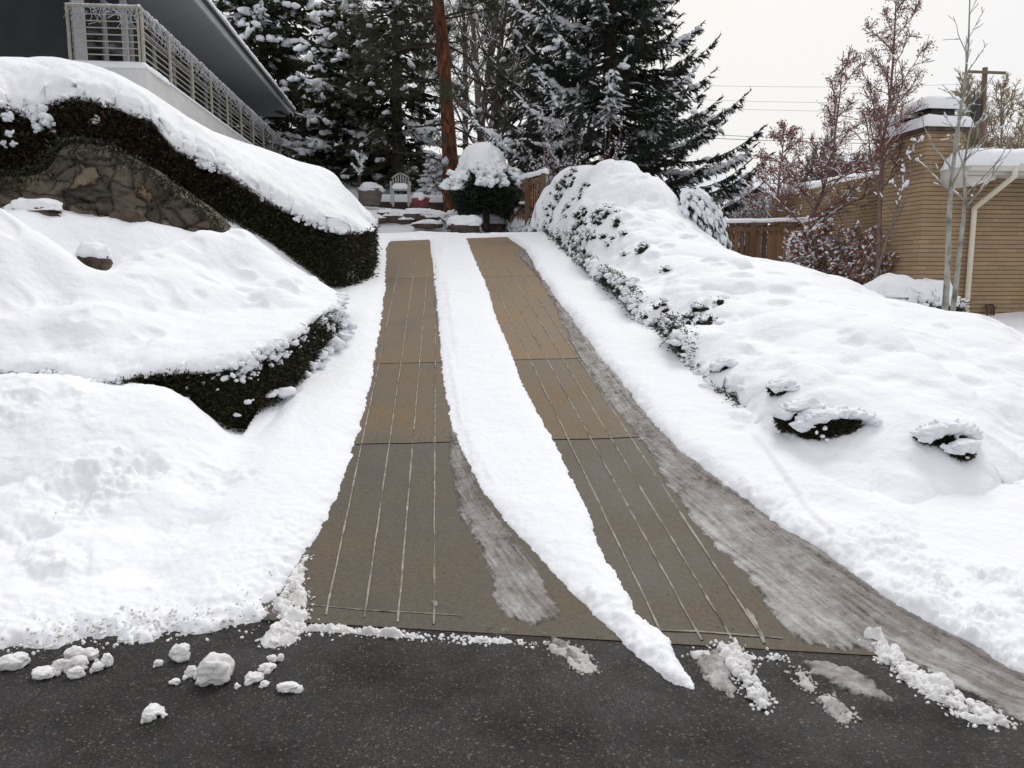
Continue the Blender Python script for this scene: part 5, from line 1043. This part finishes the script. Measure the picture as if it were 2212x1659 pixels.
# snow-domed dwarf spruce
def dome(name,label,c,R_,z0,z1,seed):
    t=thing(name,label,'shrub',(c[0],c[1],z0-.9)); r=np.random.default_rng(seed); nd=MB();sn=MB()
    tiers=[(z0,R_*1.0),(z0+(z1-z0)*.28,R_*.97),(z0+(z1-z0)*.5,R_*.72)]
    mb=MB(); tube(mb,[(c[0],c[1],z0-1.2),(c[0],c[1],z1-.3)],[.09,.05],8); mb.build('trunk',BARKD,t)
    # dark skirt
    K=11000; a=r.uniform(0,6.28,K); h=r.uniform(0,1,K); rad=R_*(.95-.3*(1-h)**2)*r.uniform(.55,1.02,K); zz=z0-.75+h*(z1-z0+.2)*.8
    rad=np.where(h>.6,rad*(1-(h-.6)*.9),rad)
    p=np.stack([c[0]+np.cos(a)*rad,c[1]+np.sin(a)*rad,zz],1); d=np.stack([np.cos(a),np.sin(a),r.normal(-.5,.3,K)],1); 
    for j in range(2): blades(nd,p+r.normal(0,.04,p.shape),d+r.normal(0,.4,p.shape),r.uniform(.08,.2,K),.03,r,r.random(K))
    nd.build('foliage',NEED,t)
    # snow tiers: lobed pillows with hanging fingers
    def pillow(zc,R1,hh,seed,cx=0,cy=0,arc=None):
        n=26; pl=[]
        for k in range(n): 
            q=2*math.pi*k/n; rr=R1*(1+.07*math.sin(5*q+seed)+.05*r.normal()); pl.append((c[0]+cx+math.cos(q)*rr,c[1]+cy+math.sin(q)*rr))
        pl=np.array(pl); rr2=lambda x,y: np.hypot(x-c[0]-cx,y-c[1]-cy)/R1
        m,pd=snow_cap(pl,lambda x,y:zc-.22*rr2(x,y)**2,lambda x,y:zc+hh*(1-.15*rr2(x,y)**2)+.06*fbm2(x,y,2.2,2,seed),R1*.85,.025,seed,.03,.07,frag=.09,th0=-.3,mb=sn)
        K=420; pp,nn=wall_points(pd,lambda x,y:zc-.24+0*x,lambda x,y:zc-.2+0*x,K,r,.01); blobs(sn,pp+[0,0,-.04],np.tile([0,0,1.],(K,1))+nn*.5,r.uniform(.04,.11,K),r.uniform(.015,.03,K),.02,seed)
    pillow(z0+(z1-z0)*.42,R_*.66,(z1-z0)*.54,62,-.05)
    for k in range(26):
        az=k*2.4+r.normal(0,.2); L=R_*r.uniform(.8,1.15); u=np.linspace(.25,1,9); dv=np.array([math.cos(az),math.sin(az),0]); zt0=z0+(z1-z0)*r.uniform(.2,.42)
        pts=np.array([c[0],c[1],zt0])+dv*L*u[:,None]+np.array([0,0,1.])*(-(zt0-z0+.18)*u**2.2)[:,None]; m=len(u)
        for j in range(3): blobs(sn,pts+r.normal(0,.045,(m,3))+[0,0,.05],np.tile(dv,(m,1))+r.normal(0,.2,(m,3)),r.uniform(.09,.16,m),r.uniform(.07,.13,m)*(1.1-.5*u),r.uniform(.045,.08,m),seed+k*3+j,BL2)
        for j in range(22): blades(nd,pts+r.normal(0,.07,(m,3))*[1,1,.3]-[0,0,.03],dv*.8+r.normal(0,.4,(m,3))+[0,0,-.7],r.uniform(.1,.2,m),.025,r,r.random(m))
    sn.build('snow_load',SNOW,t,True)
q=P(1050,395,20.5); zt=P(1050,301,20.5)[2]; zb2=P(1050,392,20.5)[2]
dome('dwarf_spruce','rounded dwarf spruce under a mushroom-like dome of snow right of the pine',(q[0],20.5),.92,zb2,zt,63)
# ---------------- bare trees
def bare(name,label,cat,base,Ht,seed,r0=.09,spread=.5,levels=3,n1=16,n2=6,n3=4,up=.5,matc=None,leaves=0,leafmat=None,snow=.4,lean=(0,0),z1=.25,stems=1,group=None,leafsize=.05,path=None,len1=.45,sn_min=.0,sides=4,snowr=1.,leafz=0.,rmin=.0045):
    r=np.random.default_rng(seed); base=np.array(base,float); t=thing(name,label,cat,base,group); A=[];Bq=[];RA=[];RB=[];LV=[];lead=[]
    def limb(p,d,L,rad,n,wand,upb,lev):
        out=[p]; rr=[rad]
        for s in range(n):
            d=d+r.normal(0,wand,3)+[0,0,upb]; d/=np.linalg.norm(d); q=p+d*L/n; r2=rad*(1-.8/n*1.0) if lev>0 else rad*(1-.85/n); A.append(p);Bq.append(q);RA.append(rad);RB.append(r2);lead.append(lev); p=q;rad=r2; out.append(p);rr.append(rad)
        return out,rr,d
    for s in range(stems):
        if path is not None: pts=[np.array(q) for q in path]; pts=list(densify(np.array(pts),Ht/16,closed=False)); rr=list(np.linspace(r0,r0*.15,len(pts)))
        else:
            d=np.array([lean[0]+r.normal(0,.03 if stems==1 else .28),lean[1]+r.normal(0,.03 if stems==1 else .28),1.]); d/=np.linalg.norm(d)
            n=14; pts=[base-[0,0,.2]]; rr=[r0]
            for k in range(n): d=d+r.normal(0,.035,3)+[0,0,.02]; d/=np.linalg.norm(d); pts.append(pts[-1]+d*(Ht+.2)/n); rr.append(r0*(1-.88*(k+1)/n))
        for k in range(len(pts)-1): A.append(pts[k]);Bq.append(pts[k+1]);RA.append(rr[k]);RB.append(rr[k+1]);lead.append(0)
        for j in range(n1):
            f=z1+(1-z1)*(j+r.random())/n1*.97; i=f*(len(pts)-1); i0=int(i); p=pts[i0]+(pts[min(i0+1,len(pts)-1)]-pts[i0])*(i-i0); az=j*2.4+r.normal(0,.5)
            el=up+r.normal(0,.12); d=np.array([math.cos(az)*spread,math.sin(az)*spread,el]); d/=np.linalg.norm(d); L=Ht*len1*(1-f*.72)*r.uniform(.7,1.1)
            o,q_,dd=limb(p,d,L,rr[i0]*.5,7,.09,.035,1)
            for m in range(n2):
                g_=.2+.8*(m+r.random())/n2; i2=min(int(g_*7),6); d2=(o[i2+1]-o[i2]); d2/=np.linalg.norm(d2); d2=d2*.8+r.normal(0,.45,3)+[0,0,.15]; d2/=np.linalg.norm(d2)
                o2,q2,_=limb(o[i2],d2,L*.42*(1.15-g_*.5)*r.uniform(.6,1.1),max(q_[i2]*.55,.0045),4,.12,.04,2)
                for w in range(n3 if levels>2 else 0):
                    g3=r.random(); i3=min(int(g3*4),3); d3=(o2[i3+1]-o2[i3]); d3/=np.linalg.norm(d3); d3=d3*.8+r.normal(0,.5,3); d3/=np.linalg.norm(d3); o3,_,_=limb(o2[i3],d3,L*.2*r.uniform(.5,1.1),.0035,2,.1,.02,3); LV+=o3[1:]
                LV+=o2[1:]
    A=np.array(A);Bq=np.array(Bq);RA=np.array(RA);RB=np.array(RB);lead=np.array(lead)
    mb=MB(); m=lead==0; segs(mb,A[m],Bq[m],RA[m],RB[m],8); mb.build('trunk',matc or BARKG,t,True)
    mb=MB(); segs(mb,A[~m],Bq[~m],np.maximum(RA[~m],rmin),np.maximum(RB[~m],rmin*.8),sides); mb.build('branches',matc or BARKG,t)
    if snow:
        d=Bq-A; hz=np.hypot(d[:,0],d[:,1])/(np.linalg.norm(d,axis=1)+1e-9); s=(r.random(len(A))<snow)&(hz>.45)&(lead>0); mb=MB()
        w_=(np.maximum(RA,.006)*.9*snowr+.003)[s]; segs(mb,A[s]+np.c_[0*w_,0*w_,w_*1.1],Bq[s]+np.c_[0*w_,0*w_,w_*1.1],w_,w_*.9,5); 
        cr_=(r.random(len(A))<snow*.25)&(lead>0); q=Bq[cr_]; K=len(q)
        if K: blobs(mb,q+[0,0,.01],rdir(r,K),.02*snowr*r.uniform(.6,1.6,K),.018*snowr,.014*snowr,seed)
        mb.build('snow_load',SNOWT,t,True)
    if leaves:
        LVa=np.array(LV); K=leaves; q=LVa[r.integers(0,len(LVa),K)]+r.normal(0,.035,(K,3)); 
        if leafz: q=q[q[:,2]>leafz]; K=len(q)
        d=r.normal(0,.5,(K,3))+[0,0,-.8]; mb=MB(); blades(mb,q,d,leafsize*r.uniform(.6,1.4,K),leafsize*.55,r,r.random(K)); mb.build('leaves',leafmat,t)
    return t
# cluster of bare trees behind the pine and between conifers
for k,(vx,Y,Ht,lb) in enumerate([(1040,36,14,'tall bare tree just right of the pine trunk'),(1075,39,16,'thin straight bare tree in the gap right of the pine, second of the group'),(1105,35,13,'bare forked tree rising in front of the shadowy fir'),(1010,40,15,'bare tree with twigs seen through the pine branches'),(905,38,13,'bare tree between the cedar and the red pine trunk'),(1065,30,8,'short tangled bare tree behind the snow-domed spruce'),(1035,31,12,'leafless tree with crossing limbs close behind the pine trunk')]):
    bare('bare_tree',lb,'tree',at(vx,Y),Ht,500+k,.16,.5,3,18,7,4,up=.75 if k<5 else .3,matc=BARKD if k%2 else BARKG,snow=.25,z1=.1,group='bare trees behind the yard',snowr=1.4,rmin=.011)
bare('bare_tree','small crooked snow-laden trunk at the left of the back yard','tree',at(782,25.5),1.9,520,.09,.7,2,6,4,2,up=.5,matc=BARKD,snow=.9,z1=.5,snowr=2.5)
# twiggy snow-dusted shrub in front of the spruce
bare('bare_shrub','twiggy bare shrub dusted with snow in front of the big spruce','shrub',at(1215,20.,2.35),3.0,531,.022,.55,3,9,5,3,up=1.,matc=BARKR,snow=.35,z1=.12,stems=7,snowr=1.1,len1=.35)
bare('bare_shrub','slender bare shrub at the foot of the big spruce behind the snow crest','shrub',at(1300,18.6,2.2),2.9,532,.02,.5,3,8,5,3,up=1.,matc=BARKR,snow=.2,z1=.12,stems=4,snowr=1.,len1=.3)
# pears with clinging red leaves
pb=P(1747,560,14.6)
pth=[(P(1742,600,14.6)),P(1745,520,14.6),P(1752,470,14.6),P(1775,420,14.6),P(1795,350,14.6),P(1805,280,14.6),P(1815,200,14.6),P(1822,110,14.6)]
bare('pear_tree','pear tree with sparse red leaves in front of the fence, left of the chimney','tree',(pth[0][0],14.6,.9),3.9,541,.05,1.1,3,22,9,6,up=.7,matc=BARKR,leaves=2600,leafmat=LEAFR,snow=.15,z1=.16,path=pth,leafsize=.04,len1=.42)
pth=[P(1892,630,12.6),P(1898,560,12.6),P(1900,470,12.6),P(1903,380,12.6),P(1908,300,12.6),P(1922,220,12.6),P(1930,120,12.6),P(1935,20,12.6),P(1938,-60,12.6)]
bare('pear_tree','tallest red-leaved pear tree rising in front of the brick chimney','tree',(pth[0][0],12.6,.9),5.2,542,.045,.75,3,26,8,6,up=.85,matc=BARKR,leaves=3000,leafmat=LEAFR,snow=.12,z1=.3,path=pth,leafsize=.036,len1=.3)
pth=[P(1672,560,18),P(1676,480,18),P(1682,400,18),P(1690,330,18),P(1694,285,18)]
bare('pear_tree','smallest red-leaved pear tree, behind the fence near the spruce','tree',(pth[0][0],18,1.),3.2,543,.045,.9,3,16,7,5,up=.7,matc=BARKR,leaves=2600,leafmat=LEAFR,snow=.3,z1=.2,path=pth,leafsize=.05,len1=.4)
# shrubs by the fence
bare('brown_shrub','spreading shrub with curled brown leaves and snow in front of the plank fence','shrub',(P(1790,600,14.0)[0],14.0,.95),1.5,551,.025,1.2,3,14,7,4,up=.5,matc=BARKR,leaves=3400,leafmat=LEAFB,snow=.18,z1=.1,stems=6,leafsize=.055,snowr=1.5,len1=.8)
bare('brown_shrub','brown-leaved shrub close to the corner of the brick chimney','shrub',(P(1862,610,13.2)[0],13.2,.95),1.35,552,.022,1.1,3,10,6,4,up=.5,matc=BARKR,leaves=2600,leafmat=LEAFB,snow=.18,z1=.1,stems=5,leafsize=.05,snowr=1.4,len1=.7)
bare('red_shrub','reddish frosted thicket behind the fence at the foot of the spruce','shrub',(P(1610,480,21)[0],21,1.5),2.2,553,.02,.9,3,12,7,5,up=.9,matc=BARKR,leaves=2600,leafmat=LEAFR,snow=.4,z1=.05,stems=8,leafsize=.06,snowr=1.6,len1=.6)
bare('red_shrub','reddish frosted thicket behind the fence below the smallest pear tree','shrub',(P(1715,480,21.5)[0],21.5,1.5),2.0,554,.02,.9,3,12,7,5,up=.9,matc=BARKR,leaves=2200,leafmat=LEAFR,snow=.4,z1=.05,stems=7,leafsize=.06,snowr=1.6,len1=.6)
bare('brown_thicket','tall dense bare thicket behind the fence in front of the tan gable','shrub',(P(1800,480,19)[0],19,1.2),3.3,556,.025,.8,3,16,8,6,up=.9,matc=BARKR,leaves=1500,leafmat=LEAFB,snow=.15,z1=.05,stems=11,leafsize=.05,snowr=1.2,len1=.5,rmin=.009)
bare('brown_thicket','dense bare thicket behind the fence right beside the chimney','shrub',(P(1868,480,18)[0],18,1.2),3.1,557,.025,.8,3,14,8,6,up=.9,matc=BARKR,leaves=1200,leafmat=LEAFB,snow=.15,z1=.05,stems=9,leafsize=.05,snowr=1.2,len1=.5,rmin=.009)
bare('leaning_sapling','thin sapling leaning against the brick chimney wall','tree',(P(1885,620,11.6)[0],11.6,.9),3.0,555,.022,.5,2,9,3,0,up=.6,matc=BARKG,snow=.3,z1=.3,path=[P(1885,620,11.6),P(1915,520,11.6),P(1940,440,11.6),P(1965,370,11.6),P(1978,310,11.6)],snowr=1.6,len1=.3)
# aspens
ap=[P(2040,690,9.8),P(2046,600,9.8),P(2050,480,9.8),P(2054,400,9.8),P(2066,300,9.8),P(2082,200,9.8),P(2092,100,9.8),P(2096,-40,9.8)]
bare('aspen','slender pale aspen in front of the brick wall, taller of two','tree',(ap[0][0],9.8,.9),4.7,561,.042,.5,2,13,3,0,up=.75,matc=ASPEN,snow=.2,z1=.38,path=ap,len1=.28,snowr=.7)
ap=[P(2056,690,9.9),P(2068,590,9.9),P(2080,480,9.9),P(2085,430,9.9),P(2082,360,9.9),P(2094,290,9.9),P(2108,240,9.9)]
bare('aspen','slender pale aspen in front of the brick wall, shorter and leaning right','tree',(ap[0][0],9.9,.9),3.4,562,.036,.6,2,10,4,0,up=.6,matc=ASPEN,snow=.3,z1=.4,path=ap,len1=.4,snowr=.8)
# background woodland at the right
for k,(vx,Y,Ht,lb) in enumerate([(2020,36,9,'olive bare tree just behind the chimney top'),(2075,40,10.5,'olive bare tree left of the utility pole'),(2125,44,11,'olive bare tree directly behind the utility pole'),(2165,38,10,'olive bare tree right of the utility pole'),(2205,40,11,'olive bare tree at the right edge of the photo'),(2255,42,11,'olive bare tree beyond the right edge, twigs reaching in'),(1985,44,8,'low hazy bare tree far behind the pear tree')]):
    q=P(vx,500,Y); bare('bare_tree',lb,'tree',(q[0],Y,1.5),Ht*.95,580+k,.14,.5,3,30,9,6,up=.9,matc=BARKO,snow=.0,z1=.1,rmin=.014,group='bare trees behind the brick house',stems=1 if k%2 else 2,sides=3)
# snowy shrubs in front of the brick wall
def snowshrub(name,label,c,W,D,hh,seed,fol=JUN):
    t=thing(name,label,'shrub',c); r=np.random.default_rng(seed); n=22
    pl=np.array([(c[0]+math.cos(q)*W/2*(1+.1*r.normal()),c[1]+math.sin(q)*D/2*(1+.1*r.normal())) for q in np.linspace(0,2*math.pi,n,endpoint=False)])
    U_=lambda x,y:c[2]+hh*.45+0*x; mb=MB(); hedge_leaves(mb,pl,lambda x,y:c[2]-.1+0*x,U_,6000,seed,.06,.016,.06); mb.build('foliage',fol,t)
    mb,pd=snow_cap(pl,U_,lambda x,y:c[2]+hh+.07*hh*fbm2(x,y,3,3,seed)*3,W*.28,.03,seed,.05,.09,frag=.08)
    fringe_clumps(mb,pd,U_,260,seed,.1,(.02,.06),.03); mb.build('snow_load',SNOW,t,True); return t
q=P(1945,640,10.9); snowshrub('snowy_shrub','rounded shrub buried in snow against the brick wall, left of the aspens',(q[0],10.9,q[2]-.35),1.65,.9,.62,591)
# dead plants by the drive at the foot of the tall hedge
q=G(765,595); bare('garden_plant','wilted brown plant dusted with snow at the foot of the tall hedge end','plant',(q[0]-.05,q[1],q[2]+.02),.42,601,.012,.9,2,8,4,0,up=.6,matc=BARKR,leaves=260,leafmat=LEAFB,snow=.9,z1=.05,stems=7,snowr=2.,len1=.6,leafsize=.05)
q=G(742,625); bare('garden_plant','second smaller snow-dusted plant nearer the hedge corner','plant',(q[0],q[1],q[2]+.02),.3,602,.01,.9,2,7,4,0,up=.5,matc=BARKR,leaves=120,leafmat=LEAFB,snow=.9,z1=.05,stems=6,snowr=2.,len1=.6,leafsize=.045)
# utility pole and wires
pb_=P(2128,330,38); ptp=P(2128,146,38); up_=thing('utility_pole','wooden utility pole with transformer rising behind the brick house roof','utility pole',(pb_[0],38,1.)); mb=MB()
tube(mb,[(pb_[0],38,.5),(ptp[0],38,ptp[2])],[.16,.12],12); mb.build('pole',POLEW,up_,True)
mb=MB(); beam(mb,(ptp[0]-1.,38-.15,ptp[2]-.25),(ptp[0]+1.,38-.1,ptp[2]-.25),.1,.12); mb.build('crossarm',POLEW,up_)
q=P(2108,215,38); mb=MB(); tube(mb,[q-[0,0,1.0],q-[0,0,.95],q,q+[0,0,.08]],[.22,.25,.25,.12],16); tr_=mb.build('transformer',METALD,up_,True)
mb=MB()
for dx in (-.1,.1): tube(mb,[q+[dx,0,.05],q+[dx,0,.35]],[.04,.03],8)
mb.build('bushing',METALD,tr_,True); mb=MB(); beam(mb,q-[0,0,.3],(ptp[0],38,q[2]-.3),.06,.12); mb.build('bracket',METALD,up_)
for k,(ya_,yb_,rr,lb) in enumerate([(280,300,.012,'upper thick power line between spruce and chimney'),(287,308,.014,'lower thick power line just below the upper one'),(183,178,.006,'highest faint wire across the pale sky'),(210,216,.006,'faint wire in the middle of the sky'),(226,236,.006,'faint wire a little below the middle one')]):
    a=P(1200,ya_-12,38.2);b_=P(1800,(ya_*0+yb_),38.2)-0; c_=P(2128,yb_+2,38.2)
    pts=[a+(c_-a)*u-np.array([0,0,.5*4*u*(1-u)*.5]) for u in np.linspace(0,1,40)]; mb=MB(); tube(mb,pts,rr,5); tag(mb.build('power_line',METALD,None,True),lb,'power line','power lines across the sky')
# hill far away
mb=MB(); n=90; xs=np.linspace(0,1,n); ys=np.linspace(0,1,24); U_,W_=np.meshgrid(xs,ys); hx=40+U_.ravel()*520; hy=300+W_.ravel()*260
hh=np.sin(np.clip(U_.ravel()*1.0,0,1)*math.pi)**.6*np.sin(W_.ravel()*math.pi)**.8*62*(1-.45*U_.ravel())+fbm2(hx,hy,.02,4,3)*9
hc=P(1690,500,340)[0]
mb.add(np.stack([hx-40-170+hc-60,hy,hh-2],1),np.stack([(i:=np.arange(n*24).reshape(24,n))[:-1,:-1],i[:-1,1:],i[1:,1:],i[1:,:-1]],-1).reshape(-1,4)); tag(mb.build('hill',HILLM,None,True),kind='structure')
# ================================================================== CAMERA, LIGHT, WORLD
cam=bpy.data.cameras.new('camera'); co=bpy.data.objects.new('camera',cam); col.objects.link(co)
co.location=(0,0,H); co.rotation_euler=(math.radians(90)-PT,0,-YW); cam.sensor_width=36; cam.lens=F/2212*36; cam.clip_end=8000; cam.clip_start=.05
bpy.context.scene.camera=co
w=bpy.data.worlds.new('World'); bpy.context.scene.world=w; w.use_nodes=True; nt=w.node_tree; bg=nt.nodes['Background']
sky=nt.nodes.new('ShaderNodeTexSky'); sky.sky_type='NISHITA'; sky.sun_disc=False; sky.sun_elevation=math.radians(48); sky.sun_rotation=math.radians(25)
sky.air_density=1; sky.dust_density=6
bw_=nt.nodes.new('ShaderNodeRGBToBW'); nt.links.new(sky.outputs[0],bw_.inputs[0])
tc=nt.nodes.new('ShaderNodeTexCoord'); ns=nt.nodes.new('ShaderNodeTexNoise'); ns.inputs['Scale'].default_value=1.3; ns.inputs['Detail'].default_value=2; nt.links.new(tc.outputs['Generated'],ns.inputs['Vector'])
# cloud deck: pale overcast with a faint warm patch, mixed over the physical sky
cl_=ramp(nt,ns.outputs['Fac'],[(.3,(8.5,8.55,8.75)),(.55,(8.8,8.8,8.9)),(.75,(9.1,8.9,8.5))])
mx=nt.nodes.new('ShaderNodeMix'); mx.data_type='RGBA'; mx.inputs[0].default_value=.9; nt.links.new(sky.outputs[0],mx.inputs[6]); nt.links.new(cl_,mx.inputs[7])
nt.links.new(mx.outputs[2],bg.inputs[0]); bg.inputs[1].default_value=.1
sl=bpy.data.lights.new('sun','SUN'); sl.energy=1.35; sl.angle=math.radians(22); sl.color=(1,.985,.96); so=bpy.data.objects.new('sun',sl); col.objects.link(so)
so.rotation_euler=(math.radians(-42),0,math.radians(-25))
sc=bpy.context.scene; sc.view_settings.view_transform='Standard'; sc.view_settings.look='None'; sc.view_settings.exposure=.06; sc.view_settings.gamma=1
sc.cycles.max_bounces=6; sc.cycles.diffuse_bounces=4; sc.cycles.glossy_bounces=2; sc.cycles.use_denoising=True

for o in bpy.data.objects:   # kind_parts: lumps of snow and leaves nobody could count
    if o.parent is not None and o.name.split('.')[0] in ('snow_load','snow_clumps','leaves','foliage'): o['kind']='stuff'
